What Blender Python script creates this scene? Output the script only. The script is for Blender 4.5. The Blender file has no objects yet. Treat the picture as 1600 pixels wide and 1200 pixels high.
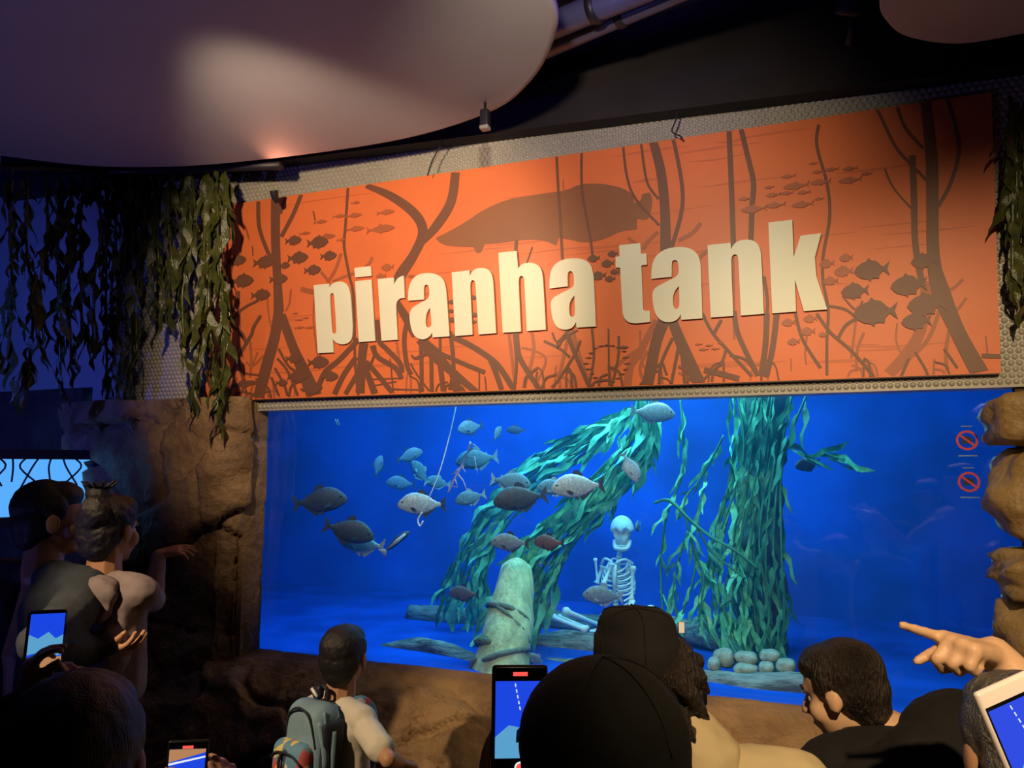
import bpy, bmesh, math, random
import numpy as np
from mathutils import Vector, Matrix, Euler, noise
from mathutils.geometry import tessellate_polygon

random.seed(7)
SC = bpy.context.scene
COL = SC.collection

# ------------------------------------------------------------------ camera
FPX = 1250.0
PSI, PIT = math.radians(21.7), math.radians(5.94)
CAM = Vector((0, 0, 1.68))
cd = bpy.data.cameras.new('camera'); cam = bpy.data.objects.new('camera', cd); COL.objects.link(cam)
cam.location = CAM
cam.rotation_euler = (math.pi/2 + PIT, 0, PSI)
try:
    SC.cycles.max_bounces = 6; SC.cycles.diffuse_bounces = 3; SC.cycles.glossy_bounces = 3; SC.cycles.transparent_max_bounces = 8; SC.cycles.adaptive_threshold = .03
except Exception: pass
cd.sensor_width = 36.0; cd.lens = 36.0*FPX/1600.0; cd.clip_start = 0.02; cd.clip_end = 60
SC.camera = cam
FW = Vector((-math.sin(PSI)*math.cos(PIT), math.cos(PSI)*math.cos(PIT), math.sin(PIT)))
RT = Vector((math.cos(PSI), math.sin(PSI), 0))
UP = RT.cross(FW)
def ray(x, y): return FW*FPX + RT*(x-800) - UP*(y-600)
def atY(x, y, Y): r = ray(x, y); return CAM + r*(Y/r.y)
def atZ(x, y, Z): r = ray(x, y); return CAM + r*((Z-CAM.z)/r.z)
def atD(x, y, d): return CAM + ray(x, y)*(d/FPX)
def depth(P): return (Vector(P)-CAM).dot(FW)

# ------------------------------------------------------------------ world, exposure
w = bpy.data.worlds.new('world'); SC.world = w; w.use_nodes = True
bg = w.node_tree.nodes['Background']; bg.inputs[0].default_value = (0.10, 0.12, 0.30, 1); bg.inputs[1].default_value = 0.035
SC.view_settings.view_transform = 'Standard'; SC.view_settings.look = 'None'
SC.view_settings.gamma = 1.0; SC.view_settings.use_curve_mapping = False
SC.view_settings.exposure = 0.0

# ------------------------------------------------------------------ lights
def spot(name, loc, target, power, color, angle=60, blend=.6, size=.04):
    l = bpy.data.lights.new(name, 'SPOT'); l.energy = power; l.color = color
    l.spot_size = math.radians(angle); l.spot_blend = blend; l.shadow_soft_size = size
    o = bpy.data.objects.new(name, l); COL.objects.link(o); o.location = loc
    o.rotation_euler = (Vector(target)-Vector(loc)).to_track_quat('-Z', 'Y').to_euler()
    return o
def area(name, loc, target, power, color, sx, sy):
    l = bpy.data.lights.new(name, 'AREA'); l.energy = power; l.color = color; l.shape = 'RECTANGLE'; l.size = sx; l.size_y = sy
    o = bpy.data.objects.new(name, l); COL.objects.link(o); o.location = loc
    o.rotation_euler = (Vector(target)-Vector(loc)).to_track_quat('-Z', 'Y').to_euler()
    return o
WARM = (1.0, .74, .47)
spot('sign_spot_a', (-1.80, 1.35, 2.84), (-2.08, 3.27, 2.46), 122, WARM, 70, .5)
spot('sign_spot_b', (-.55, 1.25, 2.88), (-.95, 3.27, 2.45), 88, (1.0, .82, .56), 80, .8)
spot('rock_spot', (.55, -.6, 3.2), (.55, 2.6, 1.15), 420, (1.0, .74, .42), 56, .7)
spot('ledge_spot', (-2.3, -.1, 2.9), (-.95, 2.95, .45), 350, (1.0, .72, .42), 33, .7)
spot('cloud_fill', atY(430, 292, 3.12), atZ(540, 40, 3.13), 9, (1.0, .34, .18), 70, 1.0, .02)  # added lamp, imitates the warm glow of the sign lighting on the panel
spot('blue_wash', (-3.3, .3, 2.3), (-4.7, 3.3, 2.1), 170, (.05, .10, 1.0), 60, .9)
spot('blue_fill', (-3.6, -.4, .25), (-2.6, 1.5, 3.1), 60, (.20, .20, 1.0), 85, .9)  # added fill without a fixture, gives the large ceiling panel blue ambient
area('tank_light_a', (-2.45, 4.35, 2.72), (-2.45, 4.35, 0), 52, (.12, .44, 1.0), 1.2, 1.4)
area('tank_light_b', (-.95, 4.15, 2.72), (-.95, 4.25, 0), 78, (.36, .85, 1.0), 1.2, 1.2)
area('tank_light_c', (.45, 4.4, 2.72), (.45, 4.5, 0), 9, (.12, .45, 1.0), .6, 1.0)

# ------------------------------------------------------------------ materials
def mat(name, col, rough=.6, var=.15, scale=8.0, bump=0.0, bscale=None, spec=.4, metal=0.0, col2=None, coat=0.0, stretch=None):
    m = bpy.data.materials.new(name); m.use_nodes = True
    nt = m.node_tree; b = nt.nodes['Principled BSDF']
    b.inputs['Roughness'].default_value = rough; b.inputs['Metallic'].default_value = metal
    b.inputs['Specular IOR Level'].default_value = spec
    b.inputs['Coat Weight'].default_value = coat
    tc = nt.nodes.new('ShaderNodeTexCoord')
    src = tc.outputs['Object']
    if stretch:
        mp = nt.nodes.new('ShaderNodeMapping'); mp.inputs['Scale'].default_value = stretch
        nt.links.new(src, mp.inputs[0]); src = mp.outputs[0]
    n = nt.nodes.new('ShaderNodeTexNoise'); n.inputs['Scale'].default_value = scale; n.inputs['Detail'].default_value = 5
    nt.links.new(src, n.inputs['Vector'])
    r = nt.nodes.new('ShaderNodeValToRGB')
    c2 = col2 if col2 else tuple(min(1, c*(1+var)) for c in col)
    c1 = col if col2 else tuple(c*(1-var) for c in col)
    r.color_ramp.elements[0].position = .35; r.color_ramp.elements[1].position = .65
    r.color_ramp.elements[0].color = (*c1, 1); r.color_ramp.elements[1].color = (*c2, 1)
    nt.links.new(n.outputs[0], r.inputs[0]); nt.links.new(r.outputs[0], b.inputs['Base Color'])
    if bump:
        n2 = nt.nodes.new('ShaderNodeTexNoise'); n2.inputs['Scale'].default_value = bscale or scale*4; n2.inputs['Detail'].default_value = 6
        nt.links.new(src, n2.inputs['Vector'])
        bp = nt.nodes.new('ShaderNodeBump'); bp.inputs['Strength'].default_value = bump; bp.inputs['Distance'].default_value = .02
        nt.links.new(n2.outputs[0], bp.inputs['Height']); nt.links.new(bp.outputs[0], b.inputs['Normal'])
    return m
def emit(name, col, strength):
    m = bpy.data.materials.new(name); m.use_nodes = True; nt = m.node_tree
    b = nt.nodes['Principled BSDF']; b.inputs['Base Color'].default_value = (.01, .01, .01, 1)
    b.inputs['Emission Color'].default_value = (*col, 1); b.inputs['Emission Strength'].default_value = strength
    return m
M = {}
M['panel'] = mat('sign_orange', (.82, .195, .062), .42, .05, 3, spec=.35)
M['print_dark'] = mat('print_dark_brown', (.20, .080, .046), .45, .06, 4)
M['print_mid'] = mat('print_mid_brown', (.45, .125, .052), .45, .06, 4)
M['print_light'] = mat('print_light_brown', (.66, .155, .052), .45, .06, 4)
M['print_beast'] = mat('print_beast_brown', (.31, .115, .048), .45, .05, 4)
M['letter'] = mat('letter_cream', (.88, .86, .66), .4, .02, 4)
M['dark_edge'] = mat('dark_edge', (.03, .015, .012), .5)
M['fascia'] = mat('fascia_grey', (.40, .37, .32), .32, .05, 6, spec=.6)
M['black'] = mat('ceiling_black', (.016, .011, .013), .75, .3, 3)
M['floor'] = mat('floor_dark', (.03, .025, .025), .5, .3, 5, bump=.1)
M['cloud'] = mat('cloud_grey', (.40, .385, .42), .75, .04, 2)
M['rock'] = mat('rock_brown', (.34, .21, .10), .55, .3, 4, bump=.8, bscale=30, col2=(.16, .09, .042), spec=.35)
M['rock_gold'] = mat('rock_gold', (.42, .27, .11), .5, .3, 5, bump=.55, bscale=34, col2=(.24, .14, .055), spec=.5)
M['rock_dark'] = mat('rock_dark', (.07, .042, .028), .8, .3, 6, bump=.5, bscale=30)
M['tank_blue'] = mat('tank_blue', (.010, .095, .56), .9, .35, 1.3, spec=.0)
M['tank_floor'] = mat('tank_floor_blue', (.008, .075, .44), .9, .25, 3.0, spec=.0)
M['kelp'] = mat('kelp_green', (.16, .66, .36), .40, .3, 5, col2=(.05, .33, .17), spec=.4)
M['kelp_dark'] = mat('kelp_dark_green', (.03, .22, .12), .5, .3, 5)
M['vine'] = mat('hanging_kelp_green', (.045, .060, .014), .28, .4, 6, col2=(.10, .105, .02), spec=.6, bump=.2, bscale=30)
M['wood_pale'] = mat('wood_pale', (.48, .52, .26), .8, .25, 4, bump=.5, bscale=12, stretch=(6, 6, .7), spec=.1)
M['wood_root'] = mat('wood_root', (.16, .20, .14), .8, .3, 10, bump=.6, bscale=40, spec=.1)
M['drift'] = mat('driftwood', (.11, .13, .11), .9, .3, 14, bump=.9, bscale=60, col2=(.34, .40, .36), stretch=(.6, 3, 3), spec=.1)
M['trunk_wet'] = mat('wet_trunk', (.03, .08, .06), .9, .4, 8, bump=.6, bscale=40, spec=.1)
M['stone'] = mat('stone_grey', (.20, .24, .19), .85, .3, 18, bump=.5, bscale=50, col2=(.40, .44, .34), spec=.1)
M['bone'] = mat('bone', (.86, .88, .80), .6, .08, 20, bump=.15, bscale=60, spec=.2)
M['fish_silver'] = mat('fish_silver', (.30, .34, .34), .34, .2, 26, col2=(.55, .58, .54), spec=.6, bump=.1, bscale=120)
M['fish_grey'] = mat('fish_grey', (.15, .18, .19), .45, .2, 22, col2=(.26, .29, .28), spec=.5, bump=.1, bscale=120)
M['fish_dark'] = mat('fish_dark', (.04, .038, .04), .5, .3, 22, col2=(.075, .07, .065), spec=.4, bump=.1, bscale=120)
M['fish_red'] = mat('fish_red', (.09, .075, .07), .5, .3, 10, col2=(.20, .085, .06), spec=.4)
M['fish_pale'] = mat('fish_pale', (.10, .17, .19), .6, .2, 22, col2=(.17, .26, .27), spec=.2)
M['fin_dark'] = mat('fin_dark', (.04, .04, .045), .6, .2, 30)
M['fin_pale'] = mat('fin_pale', (.30, .34, .34), .6, .2, 30)
M['eye'] = mat('fish_eye', (.01, .01, .01), .15, 0, 5)
M['eyeball'] = mat('eyeball', (.45, .42, .40), .3, .02)
M['white'] = mat('white_plastic', (.8, .8, .8), .5, .03)
M['red'] = mat('sticker_red', (.75, .05, .05), .5, .03)
M['ink'] = mat('sticker_ink', (.015, .015, .04), .5, .03)
M['line'] = mat('white_line', (.9, .9, .9), .5, .03)
M['pink'] = mat('pinkish_strand', (.55, .35, .40), .6, .1)
M['pewter'] = mat('fixture_pewter', (.025, .022, .035), .45, .1)
M['metal_dark'] = mat('fixture_black', (.02, .018, .025), .45, .1)
M['duct'] = mat('duct_grey', (.08, .08, .17), .4, .1, 6, spec=.6)
M['skin'] = mat('skin_tan', (.46, .24, .14), .5, .06, 20, spec=.4)
M['skin_light'] = mat('skin_light', (.62, .37, .22), .5, .05, 20, spec=.4)
M['hair'] = mat('hair_black', (.010, .008, .009), .52, .4, 4, bump=.3, bscale=90, spec=.5, stretch=(4, 4, 1))
M['hair_brown'] = mat('hair_dark_brown', (.022, .014, .010), .42, .4, 4, bump=.8, bscale=50, spec=.4, stretch=(4, 4, 1))
M['hair_grey'] = mat('hair_grey_black', (.05, .045, .04), .36, .5, 3, bump=.8, bscale=40, spec=.6, col2=(.10, .095, .085), stretch=(1, 5, 5))
M['beard'] = M['hair']
M['tee'] = mat('tee_cream', (.62, .57, .48), .85, .04, 6, bump=.15, bscale=10)
M['beige'] = mat('shirt_beige', (.50, .39, .22), .85, .05, 6, bump=.25, bscale=9)
M['black_cloth'] = mat('cloth_black', (.007, .0055, .0055), .9, .2, 6, bump=.25, bscale=12)
M['olive_cloth'] = mat('cap_olive_black', (.014, .013, .010), .85, .2, 8, bump=.2, bscale=40)
M['denim'] = mat('jacket_dark_denim', (.045, .055, .07), .9, .25, 10, bump=.35, bscale=18)
M['mauve'] = mat('hoodie_mauve_grey', (.24, .19, .20), .9, .12, 10, bump=.3, bscale=14)
M['navy'] = mat('trousers_navy', (.02, .022, .035), .9, .2, 10)
M['pack'] = mat('backpack_blue', (.19, .31, .40), .7, .12, 8, bump=.15, bscale=20)
M['pack_navy'] = mat('backpack_navy', (.015, .02, .032), .7, .12, 8)
M['phone'] = mat('phone_black', (.012, .012, .014), .3, .1)
M['phone_white'] = mat('phone_white', (.75, .65, .62), .3, .04)
M['scr_blue'] = emit('screen_blue', (.01, .06, .75), 1.0)
M['scr_orange'] = emit('screen_orange', (.75, .36, .16), .6)
M['scr_red'] = emit('screen_red', (1.0, .10, .08), 1.0)
M['scr_white'] = emit('screen_white', (.8, .85, .9), 1.0)
M['scr_cyan'] = emit('screen_cyan', (.10, .35, .6), 1.0)
M['scr_black'] = mat('screen_black', (.004, .004, .006), .15, 0)
def patches(name, base, cols, scale):
    m = bpy.data.materials.new(name); m.use_nodes = True; nt = m.node_tree; b = nt.nodes['Principled BSDF']; b.inputs['Roughness'].default_value = .75
    tc = nt.nodes.new('ShaderNodeTexCoord'); v = nt.nodes.new('ShaderNodeTexVoronoi'); v.inputs['Scale'].default_value = scale
    nt.links.new(tc.outputs['Object'], v.inputs['Vector'])
    s = nt.nodes.new('ShaderNodeSeparateColor'); nt.links.new(v.outputs['Color'], s.inputs[0])
    r = nt.nodes.new('ShaderNodeValToRGB'); r.color_ramp.interpolation = 'CONSTANT'
    r.color_ramp.elements[0].color = (*base, 1)
    for i, c in enumerate(cols):
        e = r.color_ramp.elements.new(.40 + .6*i/len(cols)); e.color = (*c, 1)
    nt.links.new(s.outputs[0], r.inputs[0]); nt.links.new(r.outputs[0], b.inputs['Base Color'])
    return m
M['pack_print'] = patches('backpack_print', (.12, .27, .42), [(.60, .08, .08), (.70, .55, .18), (.04, .05, .09), (.65, .60, .52), (.12, .27, .42), (.50, .10, .10)], 34)
def pane_mat():
    m = bpy.data.materials.new('tank_pane'); m.use_nodes = True; nt = m.node_tree
    out = nt.nodes['Material Output']; nt.nodes.remove(nt.nodes['Principled BSDF'])
    t = nt.nodes.new('ShaderNodeBsdfTransparent'); t.inputs[0].default_value = (.94, .97, 1, 1)
    g = nt.nodes.new('ShaderNodeBsdfGlossy'); g.inputs['Roughness'].default_value = .02
    fr = nt.nodes.new('ShaderNodeFresnel'); fr.inputs['IOR'].default_value = 1.45
    mx = nt.nodes.new('ShaderNodeMixShader'); nt.links.new(fr.outputs[0], mx.inputs[0])
    nt.links.new(t.outputs[0], mx.inputs[1]); nt.links.new(g.outputs[0], mx.inputs[2]); nt.links.new(mx.outputs[0], out.inputs['Surface'])
    return m
M['pane'] = pane_mat()

def water_mat():
    m = bpy.data.materials.new('tank_water'); m.use_nodes = True; nt = m.node_tree
    nt.nodes.remove(nt.nodes['Principled BSDF'])
    a = nt.nodes.new('ShaderNodeVolumeAbsorption'); a.inputs['Color'].default_value = (.12, .72, .95, 1); a.inputs['Density'].default_value = .30
    sc_ = nt.nodes.new('ShaderNodeVolumeScatter'); sc_.inputs['Color'].default_value = (.10, .40, 1, 1); sc_.inputs['Density'].default_value = .09
    ad = nt.nodes.new('ShaderNodeAddShader'); nt.links.new(a.outputs[0], ad.inputs[0]); nt.links.new(sc_.outputs[0], ad.inputs[1])
    nt.links.new(ad.outputs[0], nt.nodes['Material Output'].inputs['Volume']); return m
M['water'] = water_mat()
M['water'].cycles.homogeneous_volume = True
# ------------------------------------------------------------------ mesh helpers
def link(name, me, parent=None):
    o = bpy.data.objects.new(name, me); COL.objects.link(o)
    if parent: o.parent = parent
    return o
def mk(name, v, f, m, parent=None, smooth=True, loc=None):
    me = bpy.data.meshes.new(name); me.from_pydata([tuple(x) for x in v], [], f); me.update()
    me.materials.append(M[m] if isinstance(m, str) else m)
    if smooth: me.polygons.foreach_set('use_smooth', [True]*len(me.polygons))
    o = link(name, me, parent)
    if loc is not None: o.location = loc
    return o
def tag(o, label, cat, group=None):
    o['label'] = label; o['category'] = cat
    if group: o['group'] = group
    return o
def struct(o): o['kind'] = 'structure'; return o
def empty(name, loc=(0, 0, 0), rot=(0, 0, 0)):
    o = bpy.data.objects.new(name, None); COL.objects.link(o); o.location = loc; o.rotation_euler = rot; o.empty_display_size = .05
    return o
class MB:
    def __init__(s): s.v = []; s.f = []
    def add(s, v, f):
        n = len(s.v); s.v += [Vector(x) for x in v]; s.f += [tuple(i+n for i in q) for q in f]; return s
    def box(s, c, d, rot=None):
        x, y, z = d[0]/2, d[1]/2, d[2]/2
        vs = [Vector(q) for q in [(-x,-y,-z),(x,-y,-z),(x,y,-z),(-x,y,-z),(-x,-y,z),(x,-y,z),(x,y,z),(-x,y,z)]]
        if rot: vs = [rot @ q for q in vs]
        return s.add([q+Vector(c) for q in vs], [(3,2,1,0),(4,5,6,7),(0,1,5,4),(1,2,6,5),(2,3,7,6),(3,0,4,7)])
    def tube(s, pts, rad, n=8, cap=True, wob=0, flat=1.0):
        pts = [Vector(p) for p in pts]
        if not hasattr(rad, '__len__'): rad = [rad]*len(pts)
        vs = []; fs = []
        ref = None
        for i, p in enumerate(pts):
            t = (pts[min(i+1, len(pts)-1)] - pts[max(i-1, 0)]).normalized()
            if ref is None:
                ref = t.orthogonal().normalized()
            ref = (ref - t*ref.dot(t)).normalized(); b = t.cross(ref)
            for k in range(n):
                a = 2*math.pi*k/n
                rr = rad[i]*(1 + (wob*noise.noise(p*9 + Vector((math.cos(a), math.sin(a), 0))*1.5) if wob else 0))
                vs.append(p + ref*math.cos(a)*rr + b*math.sin(a)*rr*flat)
        for i in range(len(pts)-1):
            for k in range(n):
                fs.append((i*n+k, i*n+(k+1) % n, (i+1)*n+(k+1) % n, (i+1)*n+k))
        if cap:
            fs.append(tuple(range(n-1, -1, -1))); fs.append(tuple((len(pts)-1)*n+k for k in range(n)))
        return s.add(vs, fs)
    def build(s, name, m, parent=None, smooth=True, loc=None): return mk(name, s.v, s.f, m, parent, smooth, loc)
def smooth_path(pts, k=6):
    pts = [Vector(p) for p in pts]; out = []
    for i in range(len(pts)-1):
        p0 = pts[max(i-1, 0)]; p1 = pts[i]; p2 = pts[i+1]; p3 = pts[min(i+2, len(pts)-1)]
        for j in range(k):
            t = j/k
            out.append(.5*((2*p1)+(p2-p0)*t+(2*p0-5*p1+4*p2-p3)*t*t+(3*p1-p0-3*p2+p3)*t**3))
    out.append(pts[-1]); return out
def rbox(name, d, r, m, parent=None, loc=(0, 0, 0), seg=3):
    bm = bmesh.new(); bmesh.ops.create_cube(bm, size=1)
    for v in bm.verts: v.co = Vector((v.co.x*d[0], v.co.y*d[1], v.co.z*d[2]))
    if r: bmesh.ops.bevel(bm, geom=bm.edges[:], offset=r, segments=seg, affect='EDGES', profile=.5)
    me = bpy.data.meshes.new(name); bm.to_mesh(me); bm.free(); me.materials.append(M[m] if isinstance(m, str) else m)
    me.polygons.foreach_set('use_smooth', [True]*len(me.polygons))
    o = link(name, me, parent); o.location = loc
    return o
def ico(sub):
    bm = bmesh.new(); bmesh.ops.create_icosphere(bm, subdivisions=sub, radius=1)
    v = [x.co.copy() for x in bm.verts]; f = [tuple(q.index for q in p.verts) for p in bm.faces]; bm.free(); return v, f
ICO2, ICO3, ICO4 = ico(2), ico(3), ico(4)
def rock_blob(name, c, r, m, parent=None, seed=0, amp=.22, sub=4, freq=1.4, box=.35):
    V, Fc = {3: ICO3, 4: ICO4, 2: ICO2}[sub]; out = []
    for v in V:
        n = Vector(v)
        k = max(abs(n.x), abs(n.y), abs(n.z)); q = n*((1-box) + box/k)
        d = noise.fractal(n*freq + Vector((seed*7.3, seed*3.1, seed)), .8, 2.1, 5)*amp
        q = q*(1+d)
        out.append((q.x*r[0], q.y*r[1], q.z*r[2]))
    return mk(name, out, Fc, m, parent, True, c)
def sgn_area(P): return sum(P[i-1][0]*P[i][1]-P[i][0]*P[i-1][1] for i in range(len(P)))/2
def curve_mesh(name, polys, thick, m, parent, tf):
    """flat filled shape (outline + holes) with a thickness; tf maps 2D -> local 3D"""
    polys = [[(a, b) for a, b in P] for P in polys]
    polys = [P if (sgn_area(P) > 0) == True else P[::-1] for P in polys]
    flat = [q for P in polys for q in P]; n = len(flat)
    def inside(pt, P):
        c = False
        for i in range(len(P)):
            (x0, y0), (x1, y1) = P[i-1], P[i]
            if (y0 > pt[1]) != (y1 > pt[1]) and pt[0] < (x1-x0)*(pt[1]-y0)/(y1-y0)+x0: c = not c
        return c
    groups = []
    for k, P in enumerate(polys):
        for g in groups:
            if inside(P[0], polys[g[0]]): g.append(k); break
        else: groups.append([k])
    start = []; c = 0
    for P in polys: start.append(c); c += len(P)
    v = [(a, b, thick/2) for a, b in flat] + [(a, b, -thick/2) for a, b in flat]; f = []
    for g in groups:
        idx = [start[k]+i for k in g for i in range(len(polys[k]))]
        for t in tessellate_polygon([[Vector((a, b, 0)) for a, b in polys[k]] for k in g]):
            t = [idx[q] for q in t]
            a, b, c_ = (flat[q] for q in t)
            if (b[0]-a[0])*(c_[1]-a[1])-(b[1]-a[1])*(c_[0]-a[0]) < 0: t = t[::-1]
            f.append(tuple(t)); f.append((t[2]+n, t[1]+n, t[0]+n))
        for gi, k in enumerate(g):
            L_ = len(polys[k])
            for i in range(L_):
                a, b = start[k]+i, start[k]+(i+1) % L_
                f.append((a, a+n, b+n, b) if gi == 0 else (b, b+n, a+n, a))
    me = bpy.data.meshes.new(name); me.from_pydata(v, [], f); me.transform(tf); me.update(); me.materials.append(M[m])
    return link(name, me, parent)

# ================================================================== THE ROOM SHELL
WY = 3.30                      # fascia front plane
WX0, WX1, WZ0, WZ1 = -2.70, .53, .77, 1.96     # tank window
CEIL = 3.62
struct(MB().box((-1, 1.2, -.05), (12, 9.4, .1)).build('floor', 'floor', smooth=False))
struct(MB().box((-1, 1.2, CEIL+.05), (12, 9.4, .1)).build('ceiling', 'black', smooth=False))
CRN = Vector((-3.86, WY, 0))
def slab(a, b, z0, z1, t, name, m):
    a = Vector(a); b = Vector(b); d = (b-a).normalized(); n = Vector((-d.y, d.x, 0))*t
    vs = [a, b, b+n, a+n]; v = [Vector((q.x, q.y, z0)) for q in vs] + [Vector((q.x, q.y, z1)) for q in vs]
    return mk(name, v, [(3,2,1,0),(4,5,6,7),(0,1,5,4),(1,2,6,5),(2,3,7,6),(3,0,4,7)], m, smooth=False)

# front fascia: a grey panel covered in small pressed domes
fas = struct(MB().box(((CRN.x+1.6)/2, WY+.06, (1.965+CEIL)/2), (1.6-CRN.x, .12, CEIL-1.965)).build('wall_front', 'fascia', smooth=False))
struct(MB().box(((CRN.x-7)/2, WY+.06, (2.13+CEIL)/2), (CRN.x+7, .12, CEIL-2.13)).build('wall_front', 'fascia', smooth=False))
struct(MB().box((-6.95, 1.2, CEIL/2), (.1, 9, CEIL)).build('wall_left', 'black', smooth=False))
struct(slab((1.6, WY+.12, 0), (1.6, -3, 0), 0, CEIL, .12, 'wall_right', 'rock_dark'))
struct(slab((-7, -3.2, 0), (5, -3.2, 0), 0, CEIL, -.1, 'wall_back', 'black'))

# sign quad corners on its plane
SY = 3.268
SQ = [atY(357, 320, SY), atY(1549, 144, SY), atY(1564, 583, SY), atY(318, 627, SY)]
def in_sign(x, z, pad=.0):
    return -3.00-pad < x < .56+pad and 2.03-pad < z < 3.03+pad
# domes
DP = .0255
dv, df = [], []
rings = [(1.0, 0), (.72, .55), (0, .85)]
for r_, h_ in rings[:2]:
    for k in range(8): dv.append(Vector((math.cos(k*math.pi/4)*r_, -h_, math.sin(k*math.pi/4)*r_)))
dv.append(Vector((0, -.8, 0)))
for k in range(8):
    k2 = (k+1) % 8
    df += [(k, k2, 8+k2, 8+k), (8+k, 8+k2, 16)]
def dome_mesh(R_):
    me = bpy.data.meshes.new('dome'); me.from_pydata([v*R_ for v in dv], [], df); me.materials.append(M['fascia'])
    me.polygons.foreach_set('use_smooth', [True]*len(me.polygons)); return me
DR = .0118
dm = dome_mesh(DR)
spots = []
row = 0; z = 1.985
while z < 3.42:
    x = CRN.x + .02 + (DP/2 if row % 2 else 0)
    while x < 1.0:
        if not in_sign(x, z): spots.append((x, z))
        x += DP
    z += DP*.866; row += 1
near = sorted(spots, key=lambda q: abs(q[0]-.15) + abs(q[1]-3.12)*1.2)
top300 = set(near[:290])
for (x, z) in near[:290]:
    o = link('dome', dm, fas); o.location = (x, WY, z)
mb = MB(); bulkv = []; bulkf = []
for (x, z) in spots:
    if (x, z) in top300: continue
    n = len(bulkv); bulkv += [v*DR + Vector((x, WY, z)) for v in dv]; bulkf += [tuple(i+n for i in q) for q in df]
o = mk('dome_field', bulkv, bulkf, 'fascia', fas); o['kind'] = 'stuff'

# added dark board above the fascia: its sloping lower edge stands in for a shadow edge
bz0, bz1 = 3.24, 3.134
by = 3.20
bv = [(-4.6, by, bz0+.06), (1.6, by, bz1-.06), (1.6, by, CEIL), (-4.6, by, CEIL)]
bv += [(x, y+.09, z) for (x, y, z) in bv]
struct(mk('shade_trim', bv, [(0,1,2,3),(7,6,5,4),(0,4,5,1),(1,5,6,2),(2,6,7,3),(3,7,4,0)], 'black', smooth=False))

# ------------------------------------------------------------------ artificial rock round the window
def crack(p, sc, wd):
    d, _ = noise.voronoi(p*sc)
    return max(0.0, 1-(d[1]-d[0])/wd)
def rock_sheet(name, fn, nu, nv, m, amp=.045, sc=1.7, seed=0, wd=.10, dep=.05):
    vs = []; fs = []
    for i in range(nu+1):
        for j in range(nv+1):
            p, n = fn(i/nu, j/nv); p = Vector(p); n = Vector(n).normalized()
            q = p*1.0 + Vector((seed, seed*.7, 0))
            pj = q + Vector((noise.noise(q*2.2), noise.noise(q*2.2+Vector((9, 0, 0))), noise.noise(q*2.2+Vector((0, 9, 0)))))*.22
            h = noise.fractal(q*2.0, .9, 2.2, 5)*amp - crack(pj, sc, wd)*dep + noise.fractal(q*11, .8, 2.2, 3)*amp*.16
            d_, pts_ = noise.voronoi(pj*sc); h += (noise.cell(pts_[0]*3.7))*amp*.8
            vs.append(p + n*h)
    for i in range(nu):
        for j in range(nv):
            a = i*(nv+1)+j; fs.append((a, a+nv+1, a+nv+2, a+1))
    return struct(mk(name, vs, fs, m))
# ledge below the window: lip, sloping shoulder, face, down to the floor
LP = [(3.365, .772), (3.33, .772), (3.27, .755), (3.14, .67), (3.05, .56), (2.99, .44), (2.94, .30), (2.88, .14), (2.84, -.02)]
def ledge(u, v):
    x = -4.6 + 6.2*u
    t = v*(len(LP)-1); i = min(int(t), len(LP)-2); t -= i
    y = LP[i][0]*(1-t)+LP[i+1][0]*t; z = LP[i][1]*(1-t)+LP[i+1][1]*t
    n = Vector((0, -(LP[i][1]-LP[i+1][1])-.0, (LP[i][0]-LP[i+1][0])*1.0))
    k = min(1, max(0, (v-.20)*5))
    e = .02 + .98*k
    return (x, y, z), Vector((0, n.y, n.z))
def ledge2(u, v):
    p, n = ledge(u, v); return p, n
def sheet_damped(name, fn, nu, nv, m, damp, **kw):
    o = rock_sheet(name, fn, nu, nv, m, **kw)
    me = o.data; idx = 0
    for i in range(nu+1):
        for j in range(nv+1):
            p, n = fn(i/nu, j/nv); k = damp(i/nu, j/nv)
            me.vertices[idx].co = Vector(p).lerp(me.vertices[idx].co, k); idx += 1
    me.update(); return o
sheet_damped('trim_2', ledge2, 300, 90, 'rock', lambda u, v: min(1, max(.06, (v-.22)*5)), amp=.075, sc=2.1, wd=.05, dep=.045)
# left jamb: rock pillar from the corner to the window, turning in to the pane
def jamb_l(u, v):
    z = .42 + (2.03-.42)*v
    bulge = .05*math.sin(v*5)
    P = [(-3.95, 3.20), (-3.5, 3.12), (-3.1, 3.12), (-2.82, 3.16), (-2.735, 3.22), (-2.71, 3.30), (-2.70, 3.37)]
    t = u*(len(P)-1); i = min(int(t), len(P)-2); t -= i
    a, b = P[i], P[i+1]; x = a[0]*(1-t)+b[0]*t; y = a[1]*(1-t)+b[1]*t
    return (x, y, z), Vector((b[1]-a[1], -(b[0]-a[0]), 0))
sheet_damped('trim_3', jamb_l, 110, 90, 'rock', lambda u, v: (.12 if u > .72 else 1), amp=.06, sc=2.3, seed=3.1, wd=.06, dep=.05)
# right jamb: stacked golden stones
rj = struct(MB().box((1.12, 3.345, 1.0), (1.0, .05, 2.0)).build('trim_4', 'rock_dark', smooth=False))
stones = [(1583, 655, .24, .10), (1592, 775, .26, .17), (1590, 893, .25, .085), (1592, 985, .25, .13), (1600, 1095, .27, .14)]
for i, (px, py, rx, rz) in enumerate(stones):
    c = atY(px, py, 3.28); c.x += .10
    rock_blob('rock_block', (max(c.x, .53+rx*.90), 3.27, c.z), (rx, .20, rz), 'rock_gold', rj, seed=i+2, amp=.16, freq=1.7, box=.5)
for i, (x, z) in enumerate([(1.15, .25), (1.25, .75), (1.2, 1.3), (1.22, 1.75)]):
    rock_blob('rock_block', (x, 3.24, z), (.32, .20, .30), 'rock_gold', rj, seed=i+12, amp=.16, freq=1.7, box=.5)
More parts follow.
